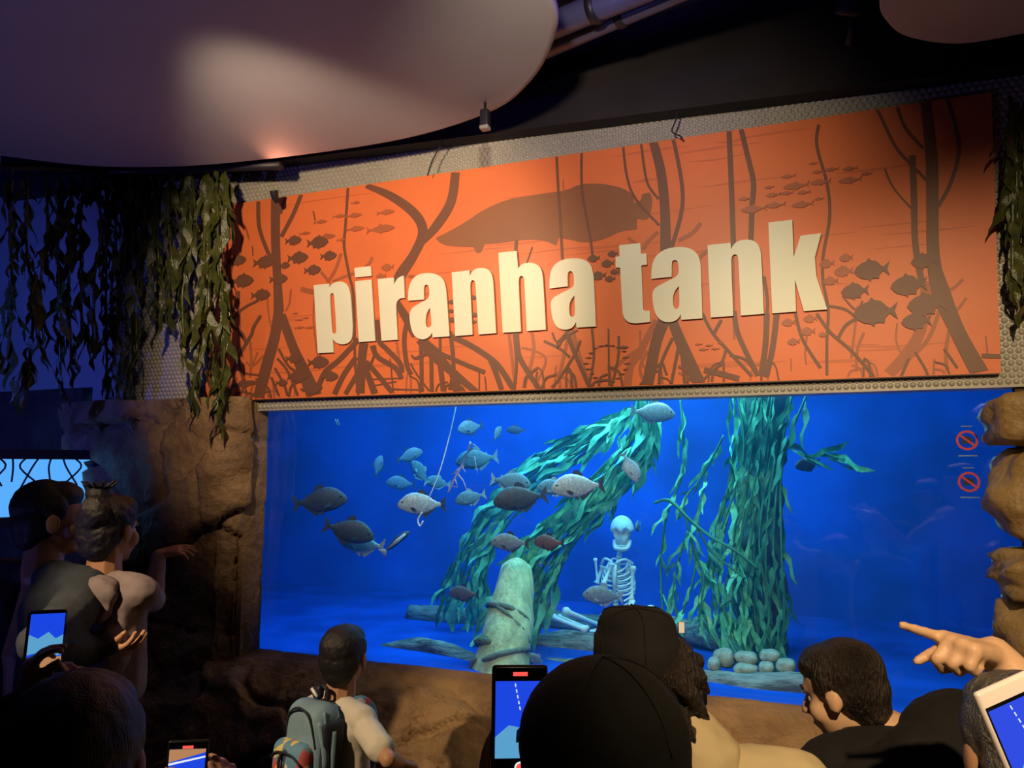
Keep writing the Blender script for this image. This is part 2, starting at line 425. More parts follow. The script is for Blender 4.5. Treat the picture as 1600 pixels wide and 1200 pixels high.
# lower part of the left wall: dark rock with a second lit tank window
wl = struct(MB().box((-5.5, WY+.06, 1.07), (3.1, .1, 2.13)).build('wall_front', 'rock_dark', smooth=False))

# ------------------------------------------------------------------ tank shell
TB = 5.75; TF = .70
TX0, TX1 = -5.2, 2.3
struct(MB().box(((TX0+TX1)/2, TB+.05, 1.75), (TX1-TX0, .1, 2.2)).build('tank_back_wall', 'tank_blue', smooth=False))
struct(MB().box(((TX0+TX1)/2, (3.37+TB)/2, TF-.05), (TX1-TX0, TB-3.37, .1)).build('tank_floor', 'tank_floor', smooth=False))
for x in (TX0, TX1): struct(MB().box((x, (3.42+TB)/2, 1.6), (.1, TB-3.42, 2.4)).build('tank_side_wall', 'tank_blue', smooth=False))
wb = MB().box(((TX0+TX1)/2, (3.40+TB-.02)/2, 1.74), (TX1-TX0-.14, TB-.02-3.40, 2.06)).build('tank_water', 'water', smooth=False)
wb['kind'] = 'structure'
struct(MB().box(((TX0+TX1)/2, (3.42+TB)/2, 2.85), (7.6, TB-3.42, .1)).build('tank_lid', 'metal_dark', smooth=False))
struct(MB().box((-.95, 3.375, (WZ0+WZ1)/2), (WX1-WX0+.37, .03, WZ1-WZ0+.06)).build('window_1', 'pane', smooth=False))

# ================================================================== THE SIGN
sign = empty('wall_sign', (-1.2, SY, 2.02)); tag(sign, 'large orange wall sign with cream lettering and printed mangrove roots above the tank', 'sign')
SO = Vector((-1.2, SY, 2.02))
def sp(px, py): p = atY(px, py, SY); return (p.x-SO.x, p.z-SO.z)
q = [sp(357, 320), sp(1549, 144), sp(1564, 583), sp(318, 627)]
v = [(a, 0, b) for a, b in q] + [(a, .026, b) for a, b in q]
mk('panel', v, [(0,3,2,1),(4,5,6,7)], 'panel', sign, False)
mk('panel_edge', v, [(0,1,5,4),(1,2,6,5),(2,3,7,6),(3,0,4,7)], 'dark_edge', sign, False)
zb = MB().box((-.02, .014, -.004), (3.57, .026, .007), Matrix.Rotation(math.radians(.12), 3, 'Y')); zb.build('bottom_rail', 'dark_edge', sign, False)
TF2 = lambda off: Matrix.Translation((0, -off, 0)) @ Matrix.Rotation(math.pi/2, 4, 'X')
def crop(x0, y0, s): return lambda pts: [sp(x0+a/s, y0+b/s) for a, b in pts]
def refine(P, k=0): return P
c1 = crop(480, 380, 6.667); c2 = crop(630, 370, 7.06); c3 = crop(770, 370, 7.06); c4 = crop(940, 350, 7.06); c5 = crop(1090, 330, 6.667)
LET = [
 ('p', [c1([(85,443),(245,428),(248,470),(262,445),(285,423),(325,408),(370,405),(410,417),(440,448),(460,500),(472,580),(490,840),(488,950),(478,1005),(455,1035),(425,1052),(380,1060),(340,1050),(310,1032),(283,1005),(290,1140),(128,1150)]),
        c1([(253,560),(258,537),(272,525),(288,527),(298,545),(322,920),(315,943),(302,948),(288,943),(275,925)])]),
 ('i', [c1([(507,265),(678,245),(685,348),(515,363)]), c1([(515,403),(685,385),(725,1022),(555,1035)])]),
 ('r', [c1([(750,380),(918,365),(920,440),(935,405),(958,372),(985,355),(1022,345),(1032,578),(995,577),(965,592),(947,620),(940,660),(958,1010),(790,1022)])]),
 ('a', [c2([(70,712),(70,640),(78,570),(97,510),(130,462),(175,428),(235,411),(300,406),(360,414),(415,437),(455,475),(480,535),(495,640),(525,1103),(338,1115),(335,1060),(315,1095),(280,1125),(240,1137),(195,1133),(155,1112),(122,1070),(102,1010),(90,940),(85,880),(92,830),(120,785),(200,738),(270,702),(296,678),(303,645),(302,590),(295,550),(280,535),(262,534),(248,550),(242,590),(247,697)]),
        c2([(312,790),(285,825),(268,870),(262,930),(266,980),(280,1003),(302,1006),(320,997),(328,965)])]),
 ('n', [c2([(550,400),(745,377),(747,440),(765,405),(790,375),(830,355),(880,350),(930,358),(970,385),(995,430),(1008,510),(1038,1068),(845,1083),(812,530),(805,500),(790,486),(770,488),(757,508),(753,560),(780,1085),(588,1100)])]),
 ('h', [c3([(75,185),(275,163),(292,360),(310,332),(340,308),(385,296),(440,295),(490,310),(530,338),(555,390),(568,490),(597,1030),(388,1045),(360,490),(352,455),(338,440),(315,441),(300,462),(298,540),(323,1052),(123,1063)])]),
 ('a', [c3([(637,578),(637,490),(646,410),(668,350),(705,305),(765,267),(840,249),(920,245),(990,252),(1050,277),(1092,320),(1112,385),(1125,480),(1147,995),(935,1007),(928,945),(912,980),(885,1010),(845,1027),(795,1031),(740,1017),(700,980),(672,915),(658,840),(650,760),(658,705),(690,670),(780,622),(860,582),(898,555),(907,520),(905,450),(897,408),(880,388),(858,386),(842,400),(835,435),(838,553)]),
        c3([(912,655),(880,690),(860,735),(852,790),(854,845),(866,878),(885,890),(906,883),(918,855)])]),
 ('t', [c4([(203,243),(435,220),(443,337),(503,335),(508,458),(447,465),(465,925),(470,955),(485,965),(540,962),(543,1085),(420,1100),(360,1102),(310,1092),(270,1062),(246,1015),(238,960),(213,490),(165,490),(162,370),(208,367)])]),
 ('a', [c4([(557,613),(557,530),(566,455),(588,395),(625,345),(680,303),(745,277),(820,264),(890,262),(960,272),(1020,298),(1062,340),(1088,400),(1102,490),(1118,1047),(885,1063),(878,1000),(860,1040),(825,1072),(780,1087),(725,1090),(675,1077),(635,1047),(605,1005),(585,945),(573,870),(567,800),(573,750),(600,710),(680,665),(790,612),(835,585),(855,555),(858,490),(850,435),(836,412),(812,405),(790,415),(780,445),(780,590)]),
        c4([(860,693),(825,730),(802,780),(792,840),(797,905),(810,935),(828,944),(850,936),(867,900)])]),
 ('n', [c5([(108,363),(348,338),(352,405),(375,362),(410,330),(460,310),(520,305),(575,312),(622,342),(652,395),(667,470),(693,1075),(455,1093),(430,510),(420,472),(403,458),(380,460),(362,478),(355,530),(375,1097),(142,1113)])]),
 ('k', [c5([(740,128),(988,100),(1002,490),(1075,265),(1288,240),(1200,570),(1350,1030),(1108,1047),(1015,720),(1027,1052),(780,1070)])]),
]
def chaikin(P):
    """round corners only where the turn is gentle"""
    n = len(P); out = []
    for i in range(n):
        a, b, c = Vector(P[i-1]), Vector(P[i]), Vector(P[(i+1) % n])
        t = (b-a).angle(c-b, 0)
        if t < .75:
            out.append(tuple(b.lerp(a, .25))); out.append(tuple(b.lerp(c, .25)))
        else: out.append(tuple(b))
    return out
for ch, polys in LET:
    o = curve_mesh('letter_'+ch, [chaikin(P) for P in polys], .008, 'letter', sign, TF2(.0105))
# --- printed shapes, thin layers on the panel
def ribbon(pts, wds):
    P = [Vector((x, y)) for x, y in pts]
    if not hasattr(wds, '__len__'): wds = [wds]*len(P)
    pp = smooth_path([Vector((p.x, p.y, w_)) for p, w_ in zip(P, wds)], 5)
    L, Rr = [], []
    for i, p in enumerate(pp):
        t = (pp[min(i+1, len(pp)-1)]-pp[max(i-1, 0)]); t = Vector((t.x, t.y)); t = t.normalized() if t.length else Vector((0, 1)); n = Vector((-t.y, t.x))
        c = Vector((p.x, p.y)); L.append(c+n*p.z/2); Rr.append(c-n*p.z/2)
    return L, Rr
def clampq(p):
    # keep a traced point on the panel
    x, y = p; t = (x-357)/(1549-357); top = 320-176*t+1; b = 627-44*(x-318)/(1564-318)-1.5
    return (x, min(max(y, top), b))
LAYER = [0]
def stroke(pts, wds, m, off, name):
    LAYER[0] += 1; off += LAYER[0]*1.0e-5
    L, Rr = ribbon(pts, wds); n = len(L); v = []; f = []
    for a in L+Rr:
        x, z = sp(*clampq((a.x, a.y))); v.append((x, -off, z))
    for i in range(n-1): f.append((i, n+i, n+i+1, i+1))
    mk(name, v, f, m, sign, False)
rnd = random.Random(3)
# faint water streaks
for i in range(46):
    x = rnd.uniform(370, 1380); t = rnd.random(); y = (320-.148*(x-357))*(1-t) + (627-.035*(x-318))*t; y = min(max(y, 335-.148*(x-357)), 600-.035*(x-318))
    L_ = rnd.uniform(50, 170); sl = -.148*(1-t)-.035*t; w_ = rnd.uniform(1.5, 5)
    stroke([(x, y), (x+L_*.5, y+L_*.5*sl+rnd.uniform(-3, 3)), (min(x+L_, 1545), y+L_*sl)], [.6, w_, .6], 'print_light', .0006, 'printed_ripple')
MIDS = [
 ([(533,396),(525,420),(513,440)],5), ([(502,425),(513,440),(513,450)],5), ([(520,440),(545,430),(560,425)],4), ([(582,402),(577,412),(570,418)],5),
 ([(893,515),(905,560),(922,605)],9), ([(890,516),(880,560),(872,600)],5), ([(831,520),(834,545),(828,575),(818,606)],5), ([(815,543),(840,550),(853,562),(845,585),(835,604)],4),
 ([(1025,500),(1000,550),(985,572),(980,604)],[8,12,12,14]), ([(1000,545),(975,562),(955,580)],6), ([(1012,548),(1000,575),(1008,600)],5), ([(1000,516),(1002,560),(1010,580)],3),
 ([(985,380),(975,400),(966,430)],5), ([(1028,362),(1012,378),(1005,390)],6), ([(1095,348),(1082,364),(1060,376)],6), ([(981,372),(993,380)],5), ([(1110,388),(1098,398),(1092,404)],6),
 ([(1450,440),(1438,516),(1415,555),(1388,585)],[22,18,18,18]), ([(1470,480),(1450,530),(1420,560)],7), ([(1484,510),(1478,550),(1480,580)],6), ([(1505,436),(1490,450),(1478,455)],5), ([(1510,465),(1495,485),(1480,495)],5),
 ([(1340,478),(1335,520),(1330,560)],4), ([(1350,520),(1340,545),(1338,580)],5), ([(1402,505),(1400,530),(1406,550)],3), ([(1540,525),(1543,552)],3), ([(1145,390),(1147,480),(1147,530)],4),
 ([(417,452),(420,490),(425,515)],3), ([(455,452),(452,475),(446,486)],3), ([(493,445),(490,500),(497,560)],2.5), ([(470,452),(497,458)],8), ([(372,470),(375,510),(370,560),(366,600)],4), ([(390,530),(393,560),(391,590)],4), ([(412,555),(395,572),(385,565)],3), ([(403,550),(393,575)],3),
 ([(880,280),(881,300)],2), ([(795,520),(800,560),(805,600)],5), ([(620,534),(624,560)],4), ([(1236,560),(1236,580)],2.5), ([(1262,515),(1258,550),(1260,570)],3),
]
DARKS = [
 ([(431,309),(431,380),(434,440),(436,487)],[14,14,13,16]), ([(436,480),(430,525),(418,568),(404,622)],[14,16,17,17]), ([(440,492),(459,544),(476,583),(492,619)],[14,15,20,24]),
 ([(471,304),(459,334),(440,370)],6), ([(447,308),(438,334)],5), ([(404,315),(405,352),(414,382),(426,408)],6), ([(544,294),(540,355),(538,385),(546,430),(553,466),(555,560),(560,618)],4),
 ([(572,290),(612,307),(648,334),(661,362),(648,396),(628,427),(620,445)],[8,13,15,15,14,17,18]), ([(712,269),(705,315),(683,352),(660,378)],[13,14,14,10]),
 ([(620,470),(628,485),(640,505),(650,525)],[8,12,14,12]), ([(656,530),(668,542),(682,556),(700,575),(745,613)],[14,18,20,14,10]), ([(658,538),(659,575),(659,612)],6), ([(674,556),(675,612)],6), ([(687,562),(690,585),(693,611)],8),
 ([(643,554),(650,560),(672,550)],[2,5,6]), ([(683,550),(726,569),(758,582)],7), ([(706,526),(734,539),(769,562),(785,580),(803,609)],9), ([(766,562),(774,580),(784,609)],8), ([(704,518),(709,575),(703,609)],6), ([(688,527),(688,562)],4), ([(706,578),(716,613)],[10,15]),
 ([(569,536),(566,560),(563,614)],[14,13,14]), ([(566,560),(586,615)],[8,11]), ([(561,530),(531,562),(508,582),(494,615)],8), ([(557,558),(538,585),(523,616)],8), ([(561,580),(540,616)],7), ([(572,565),(590,585),(613,613)],8), ([(582,540),(591,558),(618,575),(628,592)],8),
 ([(589,500),(593,532),(604,545),(625,567),(628,582)],8), ([(586,540),(585,556),(572,586)],4), ([(637,500),(632,530),(636,570),(643,585)],7), ([(610,560),(615,614)],2), ([(642,568),(651,584),(671,611)],3), ([(578,593),(625,591)],2), ([(583,603),(620,596)],2), ([(614,608),(640,609),(663,609)],2.5), ([(749,582),(749,612)],2), ([(758,588),(760,610)],2),
 ([(870,244),(873,305),(879,406)],4), ([(909,238),(910,300),(923,375),(927,410)],4), ([(925,512),(928,560),(919,608)],4), ([(974,230),(980,277),(994,312),(1030,352)],4), ([(807,375),(806,392)],5), ([(832,386),(826,403),(823,412)],2),
 ([(1021,222),(1033,270),(1039,330),(1040,392)],[14,15,15,17]), ([(1052,216),(1065,284),(1065,330),(1049,388)],6), ([(1002,225),(1011,284),(1029,311)],4),
 ([(1038,500),(1025,536),(1012,602)],[18,17,18]), ([(1050,500),(1066,540),(1093,601)],[15,18,21]), ([(1051,528),(1034,566),(1030,600)],5), ([(1034,566),(1020,580),(1000,602)],4), ([(1036,568),(1042,586)],4), ([(1060,544),(1049,600)],5), ([(1066,560),(1070,600)],5), ([(1085,580),(1072,600)],4),
 ([(1139,204),(1143,300),(1146,388)],8), ([(1147,486),(1154,524),(1184,587)],8), ([(1158,202),(1167,240),(1177,285),(1175,320),(1173,378)],8), ([(1198,490),(1196,540),(1189,587)],9), ([(1214,488),(1207,545),(1197,589)],9), ([(1242,486),(1254,530),(1282,575)],5), ([(1194,432),(1199,470),(1198,495)],5),
 ([(1279,195),(1276,228),(1292,288),(1296,340),(1286,400),(1286,440),(1294,484),(1292,532),(1292,586)],4.5), ([(1276,490),(1298,520),(1330,548),(1366,589)],5), ([(1294,478),(1322,484),(1341,500)],4), ([(1346,494),(1322,508),(1310,528)],5), ([(1316,462),(1337,484),(1348,470)],3),
 ([(1446,160),(1456,260),(1458,396),(1470,455),(1497,520),(1532,585)],[16,19,20,28,24,28]), ([(1370,170),(1398,228),(1422,256),(1448,282)],5), ([(1402,168),(1414,200),(1442,232)],5), ([(1480,153),(1498,228),(1486,284),(1466,322)],6), ([(1425,243),(1428,310),(1430,380),(1440,440)],10), ([(1382,264),(1396,294),(1426,328)],3), ([(1534,556),(1563,557)],7),
 ([(1430,550),(1445,575),(1450,588)],4), ([(1420,560),(1408,588)],5), ([(1475,545),(1496,575)],4), ([(1098,490),(1112,518),(1135,545),(1175,588)],5), ([(1127,500),(1116,520)],5), ([(1100,578),(1130,585),(1155,592)],9), ([(1135,545),(1125,570),(1095,596)],4), ([(1140,555),(1165,562),(1180,582)],4),
 ([(807,516),(808,540),(815,565),(845,611)],8), ([(803,516),(807,570),(803,612)],4), ([(885,518),(895,545),(923,609)],6), ([(907,532),(899,552),(875,590),(862,606)],4), ([(850,533),(875,545),(890,558)],4), ([(863,520),(871,534),(888,516)],3), ([(871,534),(872,545),(880,530),(903,516)],3), ([(951,514),(952,602)],3), ([(967,525),(966,560),(956,604)],4), ([(820,605),(822,590),(840,575)],4),
 ([(352,415),(352,470),(358,505),(350,560),(354,618)],[8,9,9,8,12]), ([(322,455),(323,520),(331,570),(338,622)],7), ([(373,455),(372,472),(360,490)],5), ([(405,469),(378,484),(361,505)],4), ([(361,508),(378,520),(385,535)],5), ([(408,493),(397,511),(394,522),(385,537),(372,562),(358,592)],5), ([(373,562),(381,595),(386,605)],4), ([(320,580),(330,605),(338,622)],5), ([(375,582),(395,585),(420,588)],3), ([(360,605),(385,598),(404,598)],6),
 ([(434,560),(450,580),(466,618)],4), ([(430,575),(444,600),(450,618)],4), ([(425,590),(436,618)],4), ([(436,545),(450,570),(462,580)],4), ([(490,330),(493,345)],2), ([(395,385),(396,400)],1.6),
]
for i in range(70):      # tangle of thin roots along the lower edge
    base = rnd.choice([345, 372, 385, 400, 420, 470, 560, 640, 700, 840, 870, 885, 950, 1030, 1060, 1130, 1190, 1330, 1350, 1430, 1460])
    yb = 627-.0353*(base-318); h = rnd.uniform(10, 38); dx = rnd.uniform(-30, 30)
    ARC = [(base+dx, yb-2), (base+dx*.75, yb-h*.75), (base, yb-h)]
    (DARKS if rnd.random() < .6 else MIDS).append((ARC, rnd.uniform(2, 4)))
for P, wd in MIDS: stroke(P, wd, 'print_mid', .0010, 'printed_root')
for P, wd in DARKS: stroke(P, wd, 'print_dark', .0018, 'printed_root')
# big printed fish
cB = crop(640, 200, 2.857)
curve_mesh('printed_large_fish', [chaikin(cB([(118,490),(180,460),(250,420),(330,365),(430,320),(550,300),(700,280),(760,250),(850,247),(930,262),(975,280),(1000,305),(1003,335),(1030,325),(1040,295),(1070,287),(1085,310),(1080,370),(1065,405),(1045,412),(1015,405),(1015,452),(940,462),(895,485),(840,505),(780,513),(720,500),(665,490),(655,525),(610,505),(560,498),(480,502),(420,513),(335,520),(320,555),(300,560),(285,532),(200,530),(150,522),(125,505)]))], .0003, 'print_beast', sign, TF2(.00112))
PIR = [(.5,-.02),(.44,.10),(.30,.20),(.16,.25),(.10,.34),(.02,.27),(-.12,.24),(-.24,.12),(-.32,.06),(-.50,.20),(-.43,0),(-.50,-.20),(-.32,-.05),(-.22,-.14),(-.20,-.26),(-.08,-.24),(.0,-.25),(.03,-.33),(.10,-.26),(.28,-.22),(.40,-.14)]
SLIM = [(.5,0),(.40,.07),(.22,.125),(.05,.13),(.0,.19),(-.05,.12),(-.22,.05),(-.34,.02),(-.5,.14),(-.43,0),(-.5,-.14),(-.34,-.02),(-.2,-.07),(-.05,-.12),(.0,-.17),(.05,-.12),(.25,-.11),(.42,-.05)]
def pfish(cx, cy, L_, d, m, off, shape, ang=None):
    sl = -.148 + (cy-250)/350*.10 if ang is None else ang
    P = []
    for a, b in shape:
        a = a*d; x = cx+(a*1.0)*L_ ; y = cy - b*L_ + a*L_*sl
        P.append(sp(*clampq((x, y))))
    LAYER[0] += 1
    curve_mesh('printed_fish', [P], .0004, m, sign, TF2(off+.0016+LAYER[0]*5e-6))
for cx, cy, L_ in [(371,407,30),(413,410,34),(379,439,37),(408,461,31),(436,436,29),(445,415,18),(459,376,26),(497,379,34),(466,403,33),(514,400,26),(489,422,27),(354,453,18),(460,560,27),(498,566,34),(466,587,34),(441,598,19),(489,606,32),(516,588,27)]:
    pfish(cx, cy, L_, 1, 'print_dark', .0024, PIR)
for cx, cy, L_ in [(1362,422,56),(1336,455,44),(1368,488,70),(1420,446,58),(1444,408,42),(1432,502,48),(1448,476,62),(958,397,17),(950,412,21),(961,425,15),(954,436,17),(936,431,24),(928,404,20),(741,465,12),(743,492,12),(707,472,12),(706,486,10),(708,500,14),(741,503,9)]:
    pfish(cx, cy, L_, -1, 'print_dark', .0024, PIR)
for cx, cy, L_ in [(1292,412,24),(1322,403,22),(1318,424,30),(1298,439,24),(1232,504,22),(1266,498,22),(1262,518,24),(1240,534,20),(1286,523,14),(606,418,20),(596,432,16),(643,432,10)]:
    pfish(cx, cy, L_, -1, 'print_mid', .0013, PIR)
for cx, cy, L_ in [(556,317,15),(553,337,26),(501,347,22),(530,338,20),(603,332,29),(555,358,30),(595,358,46),(477,365,18),(510,370,30),(534,375,15),(468,500,12),(478,497,10),(468,512,15),(484,512,14),(462,490,10)]:
    pfish(cx, cy, L_, 1, 'print_mid', .0013, SLIM)
for cx, cy, L_ in [(1232,276,24),(1244,291,42),(1208,305,24),(1230,302,22),(1256,301,22),(1164,311,22),(1212,321,32),(1254,320,36),(1178,327,42),(1278,269,20),(1282,285,34),(1300,265,22),(1328,264,24),(1328,282,38),(1354,272,18),(1202,293,16),(1280,311,16),(1270,256,14),(1092,538,12),(1108,540,12),(1100,546,16),(1118,545,14),(1126,536,10)]:
    pfish(cx, cy, L_, -1, 'print_mid', .0013, SLIM)
for i in range(20):      # ring of small printed fish
    a = i/20*2*math.pi; r_ = 1+rnd.uniform(-.12, .12)
    pfish(948+30*math.cos(a)*r_, 568-29*math.sin(a)*r_, rnd.uniform(8, 13), rnd.choice([1, -1]), 'print_dark', .0024, SLIM)
pfish(974, 543, 17, 1, 'print_dark', .0024, SLIM)

# ================================================================== KELP
def leaf_mesh(m, seed, wid, n=8):
    r = random.Random(seed); vs = []; fs = []
    ph = r.random()*6; ph2 = r.random()*6
    for i in range(n+1):
        t = i/n; w_ = wid*(min(1, t*5+.12))**.8*(min(1, (1-t)*2.6+.04))**.8*(1+.30*math.sin(t*11+ph))
        bend = .09*math.sin(t*3.2+ph); wv = .030*math.sin(t*8+ph2)
        vs += [(-w_ + wv, bend+.55*w_*math.sin(t*12+ph2), t), (wv, bend-.10*w_, t), (w_*(1+.2*math.sin(t*9+ph2)) + wv, bend+.5*w_*math.cos(t*10+ph), t)]
    for i in range(n):
        a = i*3; fs += [(a, a+1, a+4, a+3), (a+1, a+2, a+5, a+4)]
    me = bpy.data.meshes.new('leaf'); me.from_pydata(vs, [], fs); me.materials.append(M[m])
    me.polygons.foreach_set('use_smooth', [True]*len(me.polygons)); return me
LEAF = {k: [leaf_mesh(k, s, wd) for s in range(6)] for k, wd in (('kelp', .062), ('kelp_dark', .06), ('vine', .085))}
def kelp_vine(name, pts, m, nleaf, Llen, label, cat, group, rs, rstem=.006, spread=35, stemm=None, up=False):
    P = smooth_path(pts, 5); root = empty(name, P[-1] if not up else P[-1])
    tag(root, label, cat, group); o0 = Vector(root.location)
    MB().tube([p-o0 for p in P], [rstem]*len(P), 5).build('stem', stemm or m, root)
    for i in range(nleaf):
        t = (i+.3+rs.random()*.5)/nleaf*(len(P)-1.01); k = int(t); p = P[k].lerp(P[k+1], t-k)
        d = (P[k+1]-P[k]).normalized()
        side = d.orthogonal().normalized(); side.rotate(Matrix.Rotation(rs.uniform(0, 6.28), 3, d))
        a = math.radians(rs.uniform(4, spread))
        ld = (d*math.cos(a)+side*math.sin(a)).normalized()
        o = link('leaf', rs.choice(LEAF[m]), root); s_ = Llen*rs.uniform(.65, 1.25)
        qn = ld.to_track_quat('Z', 'Y'); fa = rs.uniform(-1.1, 1.1)
        # blades mostly show their flat side
        face = Vector((0, -1, 0)); x = face.cross(ld)
        x = x.normalized() if x.length > .01 else Vector((1, 0, 0)); y = ld.cross(x)
        R_ = Matrix((x, y, ld)).transposed() @ Matrix.Rotation(fa, 3, 'Z')
        o.matrix_local = Matrix.Translation(p-o0) @ R_.to_4x4() @ Matrix.Diagonal((s_*rs.uniform(.8, 1.3), s_, s_, 1))
    return root
rk = random.Random(11)
def pxpath(L, Y, jit=0): return [atY(x+rk.uniform(-jit, jit), y+rk.uniform(-jit, jit)*.5, Y+rk.uniform(-.03, .03)) for x, y in L]
# hanging kelp left of the sign: (top px, bottom px, Y, count)
G1 = 'kelp strands hanging left of the sign'
HL = [(340,262,345,640,3.06),(325,262,338,600,3.08),(318,264,300,628,3.10),(300,262,290,560,3.10),(352,268,346,470,3.04),(286,266,282,470,3.12),(268,266,262,480,3.10),(250,268,240,480,3.13),(236,268,250,430,3.10),(222,270,214,560,3.12),
      (205,272,205,630,3.12),(190,272,186,600,3.10),(178,272,180,560,3.12),(165,274,168,600,3.12),(150,274,150,540,3.0),(132,274,128,520,2.95),(112,272,112,560,2.9),(92,270,95,600,2.85),(70,268,66,540,2.75),(45,266,44,590,2.6),(20,262,12,560,2.5)]
for i, (x0, y0, x1, y1, Y) in enumerate(HL):
    ym = (y0+y1)/2
    pts = [atY(x0, y0, Y), atY((x0*2+x1)/3+rk.uniform(-9, 9), y0*.66+y1*.33, Y+rk.uniform(-.02, .03)), atY((x0+2*x1)/3+rk.uniform(-9, 9), y0*.33+y1*.66, Y+rk.uniform(-.02, .03)), atY(x1, y1, Y+.02)]
    pts[0].z = max(pts[0].z, 3.12) if False else pts[0].z
    nl = max(7, int((y1-y0)/13))
    kelp_vine('hanging_kelp', pts, 'vine', nl, .19, 'dark green plastic kelp strand hanging over the grey wall left of the sign' if i >= 5 else 'glossy green kelp strand hanging across the left edge of the orange sign', 'kelp', G1 if i >= 5 else 'kelp over the sign edge', rk, .007, 22)
# a dark rail the kelp hangs from
hr = MB().tube([atY(-30, 262, 2.45), atY(60, 262, 2.72), atY(150, 268, 3.0), atY(230, 266, 3.10), atY(360, 260, 3.06), atY(440, 258, 3.05)], .022, 8, wob=.5).build('kelp_rail', 'metal_dark')
tag(hr, 'dark uneven rail under the ceiling from which the kelp hangs', 'rail')
for i, (x0, y0, x1, y1) in enumerate([(1578,150,1582,440),(1590,160,1592,420),(1600,160,1604,430),(1612,160,1612,440),(1586,160,1578,330)]):
    Y = 3.16
    kelp_vine('hanging_kelp', [atY(x0, y0, Y), atY((x0+x1)/2+rk.uniform(-3, 3), (y0+y1)/2, Y), atY(x1, y1, Y+.02)], 'vine', 14, .15, 'dark green kelp strand hanging right of the sign at the picture edge', 'kelp', 'kelp strands right of the sign', rk, .007, 20)

# tank kelp 1: fan sweeping down to the left
GK = 'kelp blades sweeping down left in the tank'
lab1 = 'bright green kelp strand sweeping from the tank top down to the lower left'
for i in range(11):        # right sub-fan
    t = i/10
    pts = [(992+38*t, 618), (985+40*t, 680+10*t), (905+70*t, 770), (820+75*t, 860), (772+88*t, 925+rk.uniform(-10, 30))]
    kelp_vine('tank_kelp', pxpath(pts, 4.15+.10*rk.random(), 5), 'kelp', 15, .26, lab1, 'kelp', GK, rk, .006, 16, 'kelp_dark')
for i in range(9):        # left sub-fan
    t = i/8
    pts = [(985, 640), (930+25*t, 668+10*t), (800+45*t, 735+25*t), (722+52*t, 850), (692+62*t, 925+rk.uniform(-5, 15))]
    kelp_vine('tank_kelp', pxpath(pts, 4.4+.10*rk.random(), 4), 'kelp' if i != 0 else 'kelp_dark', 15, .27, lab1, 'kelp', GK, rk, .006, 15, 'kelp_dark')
# tank kelp 2: upright column on a dark trunk
tk = smooth_path(pxpath([(1190,560),(1192,700),(1185,850),(1188,1020)], 4.62), 8)
trk = MB().tube(tk, [.10+.05*(i/len(tk)) + .015*math.sin(i*1.7) for i in range(len(tk))], 14, wob=.35).build('sunken_trunk', 'trunk_wet')
tag(trk, 'dark upright trunk behind the column of kelp in the tank', 'trunk')
GK2 = 'kelp strands on the upright trunk'
lab2 = 'green kelp strand draped down the upright trunk above the pile of stones'
for i in range(15):
    t = i/14
    pts = [(1142+108*t+rk.uniform(-8, 8), 612), (1145+75*t, 720), (1110+105*t, 850), (1090+135*t, 950), (1120+100*t, 1000+rk.uniform(-20, 22))]
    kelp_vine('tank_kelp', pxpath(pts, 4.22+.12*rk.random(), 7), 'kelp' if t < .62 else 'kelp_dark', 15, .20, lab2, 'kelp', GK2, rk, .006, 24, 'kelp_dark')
for L_, lb in [([(1062,622),(1066,680),(1068,740),(1042,800),(1034,880),(1036,965)], 'thin green kelp strand hanging free left of the kelp column, longest of them'),
               ([(1132,680),(1112,720),(1088,755),(1070,790),(1085,880),(1068,960)], 'green kelp strand slanting from the kelp column down to the left'),
               ([(1105,740),(1092,790),(1080,850),(1100,900),(1092,970)], 'short green kelp strand just left of the kelp column'),
               ([(1075,830),(1060,880),(1052,930),(1062,975)], 'shortest green kelp strand low beside the free hanging one'),
               ([(1225,690),(1255,712),(1285,708),(1312,716)], 'dark leafy kelp frond reaching right from the kelp column')]:
    kelp_vine('tank_kelp', pxpath(L_, 4.25, 2), 'kelp', 11, .16, lb, 'kelp', None, rk, .006, 26, 'kelp_dark')
br = MB().tube(smooth_path(pxpath([(1022,786),(1046,782),(1080,815),(1110,838),(1150,862),(1185,890)], 4.1), 4), .008, 7, wob=.9)
br.tube(smooth_path(pxpath([(1085,815),(1110,860),(1140,885),(1165,905)], 4.12), 4), .006, 6, wob=.9)
tag(br.build('drowned_branch', 'kelp_dark'), 'thin forked branch crossing in front of the kelp column', 'branch')

# ================================================================== LOGS, STONES, SKELETON
def log(name, pts, radii, m, label, n=14, wob=.3, cat='log'):
    P = smooth_path(pts, 7); rr = []
    for i in range(len(P)):
        t = i/(len(P)-1)*(len(radii)-1); k = min(int(t), len(radii)-2); rr.append(radii[k]*(1-(t-k))+radii[k+1]*(t-k))
    root = empty(name, P[-1]); o0 = Vector(root.location)
    MB().tube([p-o0 for p in P], rr, n, wob=wob).build('bark', m, root)
    tag(root, label, cat); return root, P, rr
